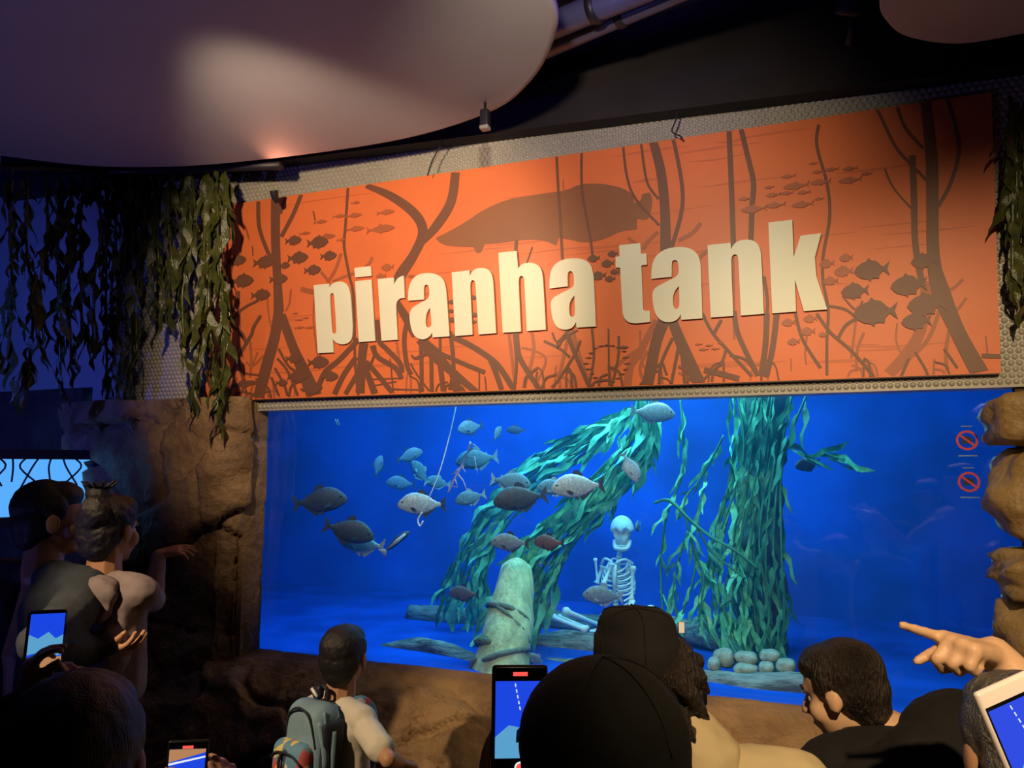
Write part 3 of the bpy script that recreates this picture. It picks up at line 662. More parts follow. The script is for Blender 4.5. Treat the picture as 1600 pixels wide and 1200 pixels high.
# pale leaning log
A = atY(808, 888, 4.08); B = atY(776, 1085, 3.70)
lg, P, rr = log('leaning_log', [A, A.lerp(B, .5)+Vector((.01, 0, .01)), B], [.085, .122, .150], 'wood_pale', 'pale leaning log wrapped by grey roots at the centre of the tank', 20, .14)
MB().tube([A-P[-1]+(A-B).normalized()*.045, A-P[-1]+(A-B).normalized()*.02, A-P[-1]-(A-B).normalized()*.01], [.035, .068, .084], 20, wob=.2).build('broken_top', 'wood_pale', lg)
ax = (B-A).normalized()
for (t0, t1, a0, a1, r_) in [(.30, .46, 2.6, 6.0, .016), (.38, .62, 4.3, 6.2, .012), (.60, .70, 2.4, 4.6, .018), (.66, .84, 6.3, 4.4, .015), (.64, .66, 2.9, 4.4, .014), (.80, .92, 4.0, 2.9, .012)]:
    pp = []
    u1 = Vector((1, 0, 0)); u1 = (u1-ax*u1.dot(ax)).normalized(); u2 = ax.cross(u1)
    for k in range(9):
        s_ = k/8; t = t0+(t1-t0)*s_; a = a0+(a1-a0)*s_; rad = .09*(1-t)+.150*t + r_*.5
        c = A.lerp(B, t); sgn = -1 if u2.y > 0 else 1
        pp.append(c + u1*math.cos(a)*rad + u2*(sgn*-math.sin(a))*rad - Vector(P[-1]))
    MB().tube(pp, [r_*.5]+[r_]*7+[r_*.5], 7, wob=.4).build('root', 'wood_root', lg)
log('driftwood_log', [atY(640, 958, 4.75), atY(700, 966, 4.75), atY(770, 970, 4.75)], [.055, .075, .075], 'drift', 'grey driftwood log lying behind the leaning log at its left')
log('driftwood_log', [atY(825, 968, 4.8), atY(890, 972, 4.8), atY(960, 985, 4.8), atY(1030, 985, 4.75)], [.05, .06, .07, .06], 'drift', 'knobbly driftwood log under the bones of the skeleton')
log('driftwood_log', [atY(572, 1022, 3.95), atY(620, 1014, 3.98), atY(670, 1012, 3.95), atY(715, 1026, 3.9), atY(760, 1052, 3.8)], [.022, .045, .05, .045, .05], 'drift', 'arched driftwood branch left of the leaning log, behind the boy')
log('driftwood_log', [atY(832, 1010, 4.35), atY(900, 1012, 4.35), atY(985, 1018, 4.3)], [.07, .09, .085], 'drift', 'thick dark log below the bones, right of the leaning log')
log('driftwood_log', [atY(820, 1042, 4.0), atY(880, 1044, 4.0), atY(960, 1050, 3.95)], [.03, .05, .05], 'drift', 'low driftwood piece at the foot of the leaning log, partly behind the cap')
log('driftwood_log', [atY(1010, 968, 4.7), atY(1070, 985, 4.6), atY(1130, 1002, 4.5)], [.045, .065, .055], 'drift', 'grey driftwood log under the hanging kelp, left of the stones')
log('driftwood_log', [atY(1085, 972, 4.75), atY(1120, 978, 4.7)], [.03, .035], 'drift', 'short driftwood stub resting on the log under the hanging kelp')
log('driftwood_log', [atY(1080, 1064, 3.92), atY(1140, 1070, 3.9), atY(1200, 1078, 3.88), atY(1290, 1070, 3.9), atY(1340, 1055, 3.95)], [.05, .06, .07, .06, .05], 'drift', 'rough bark log lying under the pile of stones at the front of the tank')
SL = [(1132,1028,17,15,'tall pale stone at the left end of the pile on the bark log'),(1116,1038,10,11,'small stone leftmost in the pile, beside the tall pale one'),(1166,1028,18,10,'upper flat stone in the middle of the stone pile'),(1165,1046,19,10,'lower flat stone in the middle of the stone pile'),(1203,1024,16,9,'dark upper stone at the right of the stone pile'),(1198,1044,12,11,'round brownish stone in the right half of the stone pile'),(1228,1040,15,11,'pale stone at the right end of the stone pile'),(1190,1058,13,7,'low flat stone at the front foot of the stone pile')]
for i, (x, y, rx, rz, lb) in enumerate(SL):
    Y = 4.0 - (.05 if y > 1036 else 0); c = atY(x, y, Y); k = depth(c)/FPX
    tag(rock_blob('tank_stone', c, (rx*k, .055, rz*k), 'stone', seed=i+30, amp=.12, sub=3, box=.25), lb, 'stone')

# --- skeleton sitting on the log
SKY = 4.85
sk = empty('skeleton', atY(965, 985, SKY)); tag(sk, 'pale human skeleton decoration sitting on a driftwood log in the tank', 'skeleton')
SK0 = Vector(sk.location)
def kp(x, y, dy=0): return atY(x, y, SKY+dy) - SK0
KS = depth(atY(965, 900, SKY))/FPX
V, Fc = ICO4; vs = []
for v in V:
    n = Vector(v); x, y, z = n.x*.072, n.y*.088, n.z*.088
    if z < -.01: x *= .80; y *= .95
    if z < -.04 and n.y < .1: x *= .85; z *= 1.25
    p = Vector((x, y, z))
    for ex in (-.029, .029):
        d = (p-Vector((ex, -.08, -.012))).length
        if d < .028: p.y += .035*(1-d/.028)**.5
    d = (p-Vector((0, -.085, -.045))).length
    if d < .016: p.y += .022*(1-d/.016)
    vs.append(p)
skc = kp(972, 828)
s_ = mk('skull', vs, Fc, 'bone', sk); s_.location = skc; s_.rotation_euler = (.1, 0, math.radians(8))
MB().tube(smooth_path([(-.045, -.01, -.065), (-.035, -.06, -.098), (0, -.073, -.103), (.035, -.06, -.098), (.045, -.01, -.065)], 3), .014, 7).build('jaw', 'bone', s_)
tm = MB()
for k in range(8): tm.box((-.024+k*.007, -.078+.002*abs(k-3.5), -.086), (.005, .006, .016))
tm.build('teeth', 'bone', s_)
spine = smooth_path([kp(970, 855, .03), kp(966, 880, .04), kp(964, 910, .06), kp(962, 945, .05), kp(962, 978, .02)], 6)
sm = MB()
for i, p in enumerate(spine):
    sm.tube([p-Vector((0, 0, .009)), p+Vector((0, 0, .009))], .017, 8); sm.box(p+Vector((0, .022, 0)), (.01, .03, .01))
sm.tube(spine, .010, 6); sm.build('spine', 'bone', sk)
top = kp(964, 880, 0); 
for i in range(8):
    z = -.028*i; w_ = (.060, .078, .090, .098, .102, .102, .098, .09)[i]; bot = i > 5
    for sx in (-1, 1):
        c = top + Vector((0, .03, z))
        pts = [c+Vector((0, .02, .012)), c+Vector((sx*w_*.7, .045, .018)), c+Vector((sx*w_, -.01, -.01)), c+Vector((sx*w_*.75, -.075, -.035)), c+Vector((sx*(.055 if bot else .018), -.095, -.045))]
        MB().tube(smooth_path(pts, 4), .0062, 6).build('rib', 'bone', sk)
MB().tube([top+Vector((0, -.065, .0)), top+Vector((0, -.072, -.08)), top+Vector((0, -.066, -.19))], [.016, .013, .009], 8).build('breastbone', 'bone', sk)
for sx, xe in ((-1, 940), (1, 989)):
    MB().tube(smooth_path([top+Vector((sx*.012, -.06, .01)), top+Vector((sx*.06, -.05, .03)), kp(xe, 881)], 4), .008, 7).build('collarbone', 'bone', sk)
    sp_ = kp(xe, 884, .03); 
    MB().box(sp_+Vector((-sx*.03, .04, -.05)), (.06, .01, .09), Matrix.Rotation(sx*.3, 3, 'Y')).build('shoulder_blade', 'bone', sk)
def bone(name, a, b, r):
    d = (b-a); m_ = MB()
    m_.tube([a, a+d*.06, a+d*.14, a+d*.5, a+d*.86, a+d*.94, b], [r*1.1, r*1.7, r*1.0, r*.85, r*1.0, r*1.7, r*1.1], 9)
    return m_.build(name, 'bone', sk)
bone('upper_arm_bone', kp(989, 884), kp(986, 938, -.02), .013); bone('forearm_bone', kp(986, 938, -.02), kp(975, 975, -.15), .009); bone('forearm_bone', kp(990, 938, -.02), kp(982, 975, -.15), .008)
bone('upper_arm_bone', kp(942, 884), kp(932, 912, -.02), .012); bone('forearm_bone', kp(957, 880, -.10), kp(943, 913, -.14), .013)
bone('forearm_bone', kp(930, 872, -.02), kp(934, 912, -.02), .008)
pv = MB(); pc = kp(963, 975)
for sx in (-1, 1): pv.tube(smooth_path([pc+Vector((sx*.02, .05, .03)), pc+Vector((sx*.085, .03, .05)), pc+Vector((sx*.08, -.03, 0)), pc+Vector((sx*.02, -.05, -.03))], 4), .017, 8)
pv.tube([pc+Vector((0, .05, .05)), pc+Vector((0, .05, -.04))], [.03, .015], 8); pv.build('pelvis', 'bone', sk)
bone('thigh_bone', kp(955, 985, -.05), kp(880, 953, -.25), .016); bone('shin_bone', kp(862, 964, -.28), kp(917, 985, -.34), .015); bone('shin_bone', kp(872, 962, -.24), kp(920, 982, -.31), .009)
bone('thigh_bone', kp(972, 985, -.05), kp(1020, 950, -.28), .016); bone('shin_bone', kp(1024, 958, -.28), kp(1036, 1010, -.2), .013)
ft = MB(); fc_ = kp(922, 986, -.34)
for k in range(5): ft.tube([fc_, fc_+Vector((.05, -.02+.01*k, -.012+.006*k)), fc_+Vector((.09, -.03+.016*k, -.02))], [.008, .006, .004], 6)
ft.build('foot_bones', 'bone', sk)

# ================================================================== FISH
def fish_meshes():
    n, ns = 14, 16; vs = []; fs = []
    prof = [(.50, -.01, .004, .004), (.485, -.01, .045, .022), (.45, -.004, .085, .040), (.40, .006, .125, .055), (.32, .018, .175, .070), (.22, .022, .212, .078), (.10, .018, .225, .078), (-.02, .010, .210, .068), (-.12, .004, .172, .052), (-.21, .0, .118, .036), (-.28, 0, .072, .024), (-.33, 0, .048, .017), (-.37, 0, .042, .013), (-.395, 0, .040, .006)]
    for x, zc, h, t in prof:
        for k in range(ns):
            a = 2*math.pi*k/ns; ca, sa = math.cos(a), math.sin(a)
            vs.append((x, math.copysign(abs(ca)**.85, ca)*t, zc + sa*h))
    for i in range(n-1):
        for k in range(ns): fs.append((i*ns+k, (i+1)*ns+k, (i+1)*ns+(k+1) % ns, i*ns+(k+1) % ns))
    fs.append(tuple(range(ns))); fs.append(tuple((n-1)*ns+k for k in range(ns-1, -1, -1)))
    def fin(poly, th=.006):
        m = len(poly); v = [(x, -th, z) for x, z in poly]+[(x, th, z) for x, z in poly]
        f = [tuple(range(m)), tuple(range(2*m-1, m-1, -1))]+[(i, m+i, m+(i+1) % m, (i+1) % m) for i in range(m)]
        return v, f
    parts = {'body': (vs, fs),
      'tail_fin': fin([(-.37, .03), (-.43, .10), (-.50, .175), (-.485, .06), (-.465, 0), (-.485, -.06), (-.50, -.175), (-.43, -.10), (-.37, -.03)]),
      'dorsal_fin': fin([(.10, .225), (.06, .30), (-.01, .305), (-.08, .25), (-.12, .17), (.0, .19)]),
      'adipose_fin': fin([(-.20, .11), (-.235, .15), (-.26, .13), (-.25, .09)]),
      'anal_fin': fin([(-.02, -.19), (-.06, -.27), (-.12, -.235), (-.20, -.165), (-.28, -.10), (-.29, -.06), (-.20, -.10), (-.1, -.15)])}
    pv, pf = fin([(0, 0), (-.06, .02), (-.125, -.02), (-.11, -.055), (-.05, -.045)], .004)
    for sgn, nm in ((-1, 'pectoral_fin'), (1, 'pectoral_fin.')):
        parts[nm] = ([(x+.23, sgn*(.068 - x*.45) + y, z-.075) for x, y, z in pv], pf)
        parts['eye' if sgn < 0 else 'eye.'] = ([(v.x*.020+.395, sgn*.052+v.y*.012, v.z*.020+.045) for v in ICO2[0]], ICO2[1])
        parts['belly_fin' if sgn < 0 else 'belly_fin.'] = ([(x*.7+.08, sgn*.03+y, z*.9-.20) for x, y, z in pv], pf)
    out = {}
    for k, (v, f) in parts.items():
        me = bpy.data.meshes.new(k.strip('.')); me.from_pydata([tuple(q) for q in v], [], f); me.update()
        me.materials.append(M['eye'])
        if 'fin' not in k: me.polygons.foreach_set('use_smooth', [True]*len(me.polygons))
        bm = bmesh.new(); bm.from_mesh(me); bmesh.ops.recalc_face_normals(bm, faces=bm.faces); bm.to_mesh(me); bm.free()
        out[k] = me
    return out
FM = fish_meshes()
def fish(px, py, L_, Y, nose, tilt, bm_, fm_, label, yaw=0, group=None):
    c = atY(px, py, Y); s_ = L_*depth(c)/FPX
    root = empty('piranha', c); tag(root, label, 'fish', group)
    yw = PSI + math.radians(yaw) + (math.pi if nose == 'L' else 0)
    root.rotation_euler = (0, -math.radians(tilt), yw); root.scale = (s_, s_, s_)
    for k, me in FM.items():
        o = link(k.strip('.'), me, root)
        o.material_slots[0].link = 'OBJECT'
        o.material_slots[0].material = M['eye'] if k.startswith('eye') else (M[fm_] if 'fin' in k else M[bm_])
    return root
FL = [
 (500,783,86,3.75,'R',6,'fish_dark','fin_dark','dark piranha farthest left in the tank, nose to the right',0),
 (545,830,82,3.72,'R',-14,'fish_dark','fin_dark','dark piranha just below and right of the leftmost one',0),
 (566,850,74,3.82,'L',6,'fish_silver','fin_pale','silver piranha half hidden behind the lower of two dark ones',-10),
 (659,788,76,3.7,'L',0,'fish_silver','fin_dark','bright silver piranha at the end of the white line',0),
 (903,760,84,3.75,'L',-4,'fish_silver','fin_dark','large blue-silver piranha in front of the sweeping kelp',0),
 (813,779,86,3.8,'L',-8,'fish_dark','fin_dark','large dark piranha left of the blue-silver one, over the kelp',0),
 (798,753,64,4.0,'R',-8,'fish_pale','fin_pale','pale piranha partly behind the large dark one over the kelp',0),
 (866,762,56,4.0,'L',0,'fish_pale','fin_pale','dim piranha hidden behind the blue-silver one',10),
 (745,718,68,4.2,'L',-8,'fish_pale','fin_pale','pale piranha right of the white line, below the tank top',0),
 (735,778,50,4.15,'L',-14,'fish_pale','fin_pale','small pale piranha right of the bright silver one',0),
 (656,738,44,4.4,'L',55,'fish_pale','fin_pale','dim pale piranha swimming nose-up, left of the white line',25),
 (684,754,42,4.5,'L',10,'fish_pale','fin_pale','dim piranha above the bright silver one, crossed by the white line',20),
 (640,712,44,4.6,'R',20,'fish_grey','fin_dark','faint grey piranha, upper left of the white line',20),
 (591,728,34,4.8,'R',75,'fish_grey','fin_dark','small faint piranha alone in the open blue water left of the line',20),
 (626,755,46,4.9,'L',5,'fish_grey','fin_dark','faint dark piranha left of the nose-up one',10),
 (735,668,50,4.6,'L',-10,'fish_grey','fin_dark','faint piranha near the tank top, right of the white line',40),
 (777,677,26,4.9,'R',60,'fish_grey','fin_dark','tiny faint piranha near the tank top, left of the kelp',30),
 (806,672,30,5.0,'L',0,'fish_dark','fin_dark','tiny dark fish shape near the tank top, just left of the kelp arch',0),
 (985,730,52,3.9,'R',-62,'fish_silver','fin_pale','silver piranha diving nose-down above the skeleton',10),
 (1020,645,70,3.85,'R',-4,'fish_silver','fin_pale','bright silver piranha at the very top of the kelp fan',0),
 (797,848,60,3.8,'L',2,'fish_grey','fin_dark','grey piranha just above the top of the leaning log, left one',0),
 (858,848,52,3.78,'L',0,'fish_red','fin_dark','brownish piranha just above the top of the leaning log, right one',-25),
 (942,931,64,4.1,'L',4,'fish_grey','fin_pale','olive grey piranha in front of the skeleton ribs',0),
 (725,928,52,4.2,'L',0,'fish_red','fin_dark','reddish dark piranha low on the left kelp, above the driftwood',-20),
 (997,823,36,4.7,'L',0,'fish_pale','fin_pale','narrow pale piranha seen head-on beside the skull',70),
 (838,1032,36,3.9,'L',30,'fish_grey','fin_pale','small tan piranha at the foot of the leaning log',10),
 (1262,726,46,4.5,'L',-8,'fish_dark','fin_dark','dark piranha among leaves right of the kelp column',15)]
for a in FL: fish(*a[:9], yaw=a[9])
# bait carcass, line, clip
bt = empty('bait_fish', atY(622, 845, 3.72)); tag(bt, 'small slender bait fish carcass beside the half hidden silver piranha', 'fish')
bt.rotation_euler = (0, -math.radians(38), PSI); 
MB().tube([(-.075, 0, 0), (-.05, 0, 0), (0, 0, .004), (.05, 0, .004), (.075, 0, 0)], [.006, .014, .019, .017, .006], 10).build('body', 'fish_dark', bt)
MB().tube([(-.07, -.012, .0), (0, -.018, .002), (.055, -.016, .004)], [.004, .010, .006], 8).build('silver_side', 'fish_silver', bt)
mk('tail', [(-.07, .003, 0), (-.11, .003, .03), (-.10, .003, 0), (-.11, .003, -.03), (-.07, -.003, 0), (-.11, -.003, .03), (-.10, -.003, 0), (-.11, -.003, -.03)], [(0, 1, 2), (0, 2, 3), (4, 6, 5), (4, 7, 6), (0, 4, 5, 1), (1, 5, 6, 2), (2, 6, 7, 3), (3, 7, 4, 0)], 'fish_silver', bt)
ln = MB().tube(smooth_path([atY(714, 628, 3.6), atY(700, 690, 3.6), atY(684, 745, 3.6), atY(660, 800, 3.6)], 4), .0028, 5)
ln.tube(smooth_path([atY(660, 800, 3.6), atY(653, 812, 3.6), atY(656, 822, 3.6), atY(661, 814, 3.6)], 4), .004, 5)
tag(ln.build('feeding_line', 'line'), 'thin white feeding line hanging into the tank with a small hook', 'line')
tw = MB(); r5 = random.Random(5)
tw.tube(smooth_path([atY(735, 690, 3.9), atY(728, 715, 3.9), atY(712, 745, 3.9), atY(700, 770, 3.9)], 4), .006, 6)
for k in range(7):
    a_ = atY(735-4*k, 695+9*k, 3.9); tw.tube([a_, a_+Vector((r5.uniform(-.05, .06), 0, r5.uniform(-.05, .02))), a_+Vector((r5.uniform(-.06, .09), -.01, r5.uniform(-.10, -.02)))], [.004, .003, .002], 5)
tag(tw.build('pink_strands', 'pink'), 'pinkish frayed strands hanging in front of the pale piranha', 'rope')  # thin pinkish stem with short loose strands
cl = empty('plastic_clip', atY(527, 660, 3.47)); tag(cl, 'tiny pale rectangular clip high on the left of the pane', 'clip')
for dx in (-.006, .006): MB().box((dx, 0, 0), (.003, .006, .035), Matrix.Rotation(-.4, 3, 'Y')).build('prong', 'fin_pale', cl)
# no-camera stickers on the pane
for (px, py, lb) in [(1511, 688, 'upper red prohibition sticker on the right of the tank pane'), (1514, 753, 'lower red prohibition sticker on the right of the tank pane')]:
    c = atY(px, py, 3.42); st = empty('warning_sticker', c); tag(st, lb, 'sticker', None)
    k = depth(c)/FPX; R0 = 15.5*k
    ring = [[(math.cos(a/40*6.2832)*R0, math.sin(a/40*6.2832)*R0) for a in range(40)], [(math.cos(a/40*6.2832)*R0*.78, math.sin(a/40*6.2832)*R0*.78) for a in range(40)]]
    curve_mesh('ring', ring, .001, 'red', st, TF2(.002))
    MB().box((0, -.0025, 0), (R0*1.75, .001, R0*.2), Matrix.Rotation(math.radians(40), 3, 'Y')).build('slash', 'red', st, False)
    ic = MB().box((0, -.001, -.001), (R0*.95, .001, R0*.6)); ic.box((-R0*.05, -.001, R0*.36), (R0*.4, .001, R0*.2)); ic.build('camera_icon', 'ink', st, False)
    for dz, wd in ((R0*1.42, R0*1.0), (-R0*1.55, R0*1.7)): MB().box((0, -.001, dz), (wd, .001, R0*.10)).build('caption_line', 'fin_pale', st, False)

# ================================================================== CEILING PIECES
def cloud(name, pts, zc, th, m):
    P = smooth_path(pts+[pts[0]], 6)[:-1]; c = sum(P, Vector())/len(P); n = len(P); v = []; f = []
    prof = [(.985, 0), (.996, .004), (1.0, .012), (1.0, th-.012), (.996, th-.004), (.985, th)]
    for s_, dz in prof:
        for p in P: v.append(Vector((c.x+(p.x-c.x)*s_, c.y+(p.y-c.y)*s_, zc+dz))-Vector((c.x, c.y, zc)))
    for i in range(len(prof)-1):
        for k in range(n): f.append((i*n+k, i*n+(k+1) % n, (i+1)*n+(k+1) % n, (i+1)*n+k))
    f.append(tuple(range(n-1, -1, -1))); f.append(tuple((len(prof)-1)*n+k for k in range(n)))
    root = empty(name, (c.x, c.y, zc)); po = mk('panel', v, f, m, root)
    for pl in po.data.polygons:
        if len(pl.vertices) > 4: pl.use_smooth = False
    for dx, dy in ((-.6, -.3), (.6, -.3), (0, .6)):
        MB().tube([(dx, dy, th), (dx, dy, CEIL-zc)], .003, 5).build('hanger_wire', 'metal_dark', root)
    return root
D1 = [atZ(x, y, 3.13) for x, y in [(-60,232),(0,245),(160,262),(340,258),(600,225),(760,180),(830,130),(868,60),(862,0)]]
D1 += [Vector((-.78, 1.75, 3)), Vector((-1.05, .8, 3)), Vector((-1.75, .1, 3)), Vector((-2.75, -.1, 3)), Vector((-3.7, .55, 3)), Vector((-3.95, 1.5, 3))]
D1[0] = Vector((-3.85, 2.2, 3.0))
D1 = [Vector((p.x, min(p.y, 3.10), 3.13)) for p in D1]
tag(cloud('ceiling_cloud', D1, 3.13, .05, 'cloud'), 'large pale rounded ceiling panel hanging at the upper left', 'ceiling panel')
D2 = [atZ(x, y, 3.12) for x, y in [(1600,86),(1500,76),(1420,60),(1385,35),(1375,0)]]
D2 += [Vector((.22, 2.2, 3)), Vector((.5, 1.75, 3)), Vector((1.0, 1.7, 3)), Vector((1.35, 2.1, 3)), Vector((1.4, 2.7, 3)), Vector((1.1, 3.1, 3))]
D2 = [Vector((p.x, min(p.y, 2.99), 3.12)) for p in D2]
tag(cloud('ceiling_cloud', D2, 3.12, .05, 'cloud'), 'smaller pale rounded ceiling panel at the top right corner', 'ceiling panel')
for (a, b, r_, lb) in [((800, 100), (1080, -20), .035, 'lower blue-lit round ceiling pipe beside the large pale panel'), ((800, 66), (1010, -20), .05, 'upper thicker blue-lit ceiling pipe beside the large pale panel')]:
    A_ = atZ(*a, 3.32); B_ = atZ(*b, 3.32); d = (B_-A_).normalized()
    pr = empty('ceiling_pipe', A_); MB().tube([Vector(-d*.5), (B_-A_)+d*.8], r_, 16).build('tube', 'duct', pr)
    for t in (.15, .65): MB().tube([(B_-A_)*t-d*.015, (B_-A_)*t+d*.015], r_*1.15, 16).build('collar', 'metal_dark', pr); MB().tube([(B_-A_)*t, (B_-A_)*t+Vector((0, 0, CEIL-3.32))], .006, 6).build('hanger', 'metal_dark', pr)
    tag(pr, lb, 'pipe')
spot('pipe_wash', (-.35, 1.9, 3.22), atZ(930, 30, 3.32), 9, (.16, .10, 1.0), 80, .9)
def fixture(px, py, zc, lb, cat, kind):
    c = atZ(px, py, zc); r_ = empty('ceiling_sensor' if kind == 'box' else 'track_spotlight', c); tag(r_, lb, cat)
    if kind == 'box':
        rbox('housing', (.035, .035, .075), .006, 'pewter', r_); MB().tube([(0, 0, .03), (0, 0, CEIL-zc)], .006, 6).build('stem', 'metal_dark', r_); rbox('cap', (.037, .037, .016), .004, 'fascia', r_, (0, 0, -.037))
    else:
        R_ = Matrix.Rotation(.5, 3, 'X') @ Matrix.Rotation(.3, 3, 'Y')
        MB().tube([R_ @ Vector((0, 0, .10)), R_ @ Vector((0, 0, .09)), R_ @ Vector((0, 0, -.02)), R_ @ Vector((0, 0, -.035))], [.02, .035, .05, .046], 16).build('can', 'pewter', r_)
        MB().tube([(0, 0, .05), (.03, 0, .14), (0, 0, .2), (0, 0, CEIL-zc)], .009, 8).build('yoke', 'metal_dark', r_)
        MB().tube([R_ @ Vector((.02, 0, -.03)), R_ @ Vector((.03, 0, -.13))], [.012, .010], 8).build('baffle', 'pewter', r_)
    return r_
fixture(1243, 102, 3.30, 'small purple-lit ceiling sensor box above the sign', 'sensor', 'box')
fixture(758, 186, 3.06, 'small sensor box peeking out below the large pale panel', 'sensor', 'box')
fixture(1328, 8, 3.32, 'dark track spotlight near the top right ceiling panel', 'spotlight', 'can')
for pts, lb in [([(700,205),(690,225),(676,250),(668,274)], 'thin dark wire hanging over the sign top, left one'), ([(1062,165),(1055,190),(1050,205),(1062,212),(1066,216)], 'thin dark wire curling over the sign top, right one')]:
    tag(MB().tube(smooth_path([atY(x, y, 3.22) for x, y in pts], 4), .0035, 5).build('loose_wire', 'metal_dark'), lb, 'wire')
ul = empty('added_can', atY(430, 299, 3.14)); tag(ul, 'small dark can added over the glow source just above the upper left corner of the sign', 'added fixture')  # added can, only hides the light that imitates the panel glow
MB().tube([(0, .02, -.05), (0, .0, -.03), (0, -.01, .0)], [.012, .018, .022], 12, cap=False).build('can', 'metal_dark', ul)
# other tank window seen at the far left
c0 = atD(-60, 742, 3.9); c1_ = atD(140, 742, 4.35)
ow = empty('distant_tank', ((c0.x+c1_.x)/2, (c0.y+c1_.y)/2, 1.0)); tag(ow, 'bright blue tank window far left behind the adult, with twigs', 'aquarium')
od = (c1_-c0); od.z = 0; oL = od.length; od.normalize(); on_ = Vector((od.y, -od.x, 0))
on_ = on_ if on_.dot(CAM-c0) > 0 else -on_
ang = math.atan2(od.y, od.x); ow.rotation_euler = (0, 0, ang)
ztop = atD(60, 716, 4.1).z
M['far_water'] = emit('far_water', (.10, .42, 1.0), 1.0)
MB().box((0, 0, ztop-1.0-.15), (oL, .02, .30)).build('lit_water', 'far_water', ow, False)
fr = MB(); fr.box((0, -.01, ztop-1.0+.02), (oL+.08, .08, .05)); fr.box((oL/2+.02, -.01, ztop-1.0-.15), (.05, .08, .34)); fr.box((-oL/2-.02, -.01, ztop-1.0-.15), (.05, .08, .34)); fr.box((0, -.01, ztop-1.0-.32), (oL+.08, .08, .05)); fr.build('frame', 'metal_dark', ow, False)
for k in range(9):
    x = -oL/2+oL*(.05+.1*k); MB().tube(smooth_path([(x, -.03, ztop-1.0), (x+.03*math.sin(k), -.03, ztop-1.05), (x+.09*math.sin(k*2.1), -.03, ztop-1.12-.02*(k % 3))], 4), .005, 5).build('twig', 'metal_dark', ow)

# ================================================================== PEOPLE
HV = np.array([tuple(v) for v in ICO2[0]])
def cone_prim(p0, r0, p1, r1): return np.vstack([HV*r0+np.array(tuple(p0)), HV*r1+np.array(tuple(p1))])
def ell_prim(c, r, rot=None):
    v = np.array([tuple(q) for q in ICO3[0]])*np.array(r)
    if rot is not None: v = v @ np.array(rot).T
    return v + np.array(tuple(c))
JOBS = []
def fuse(name, prims, m, parent, voxel=.008, smooth=3, disp=0, dfreq=30, cutters=None):
    V_ = []; F_ = []
    for P in prims:
        bm = bmesh.new()
        vs = [bm.verts.new(p) for p in P]
        r = bmesh.ops.convex_hull(bm, input=vs, use_existing_faces=False)
        bmesh.ops.delete(bm, geom=list({g for g in r['geom_interior']+r['geom_unused'] if isinstance(g, bmesh.types.BMVert)}), context='VERTS')
        bmesh.ops.recalc_face_normals(bm, faces=bm.faces)
        bm.verts.index_update(); n0 = len(V_)
        V_ += [tuple(q.co) for q in bm.verts]; F_ += [tuple(q.index+n0 for q in fc.verts) for fc in bm.faces]
        bm.free()
    me = bpy.data.meshes.new(name); me.from_pydata(V_, [], F_)
    me.materials.append(M[m])
    o = link(name, me, parent)
    md = o.modifiers.new('r', 'REMESH'); md.mode = 'VOXEL'; md.voxel_size = voxel; md.use_smooth_shade = True
    if smooth: s_ = o.modifiers.new('s', 'SMOOTH'); s_.iterations = smooth; s_.factor = .5
    JOBS.append((o, m, disp, dfreq))
    return o
def finish_jobs():
    """one evaluation for all fused bodies: bake the modifiers into plain meshes"""
    dg = bpy.context.evaluated_depsgraph_get(); dg.update()
    outs = [bpy.data.meshes.new_from_object(o.evaluated_get(dg)) for o, *_ in JOBS]
    for (o, m, disp, dfreq), out in zip(JOBS, outs):
        if disp:
            n = len(out.vertices); co = np.empty(n*3, np.float32); nr = np.empty(n*3, np.float32)
            out.vertices.foreach_get('co', co); out.vertices.foreach_get('normal', nr); co = co.reshape(-1, 3); nr = nr.reshape(-1, 3)
            h = np.array([noise.fractal(Vector(p)*dfreq, .8, 2, 3)*disp for p in co.tolist()], np.float32)
            out.vertices.foreach_set('co', (co+nr*h[:, None]).ravel())
        out.materials.clear(); out.materials.append(M[m]); out.polygons.foreach_set('use_smooth', [True]*len(out.polygons)); out.update()
        o.modifiers.clear(); old = o.data; nm = old.name; o.data = out; bpy.data.meshes.remove(old); out.name = nm
def frame(d, nrm):
    d = Vector(d).normalized(); n = Vector(nrm); n = (n-d*n.dot(d)).normalized(); return d, n, d.cross(n)
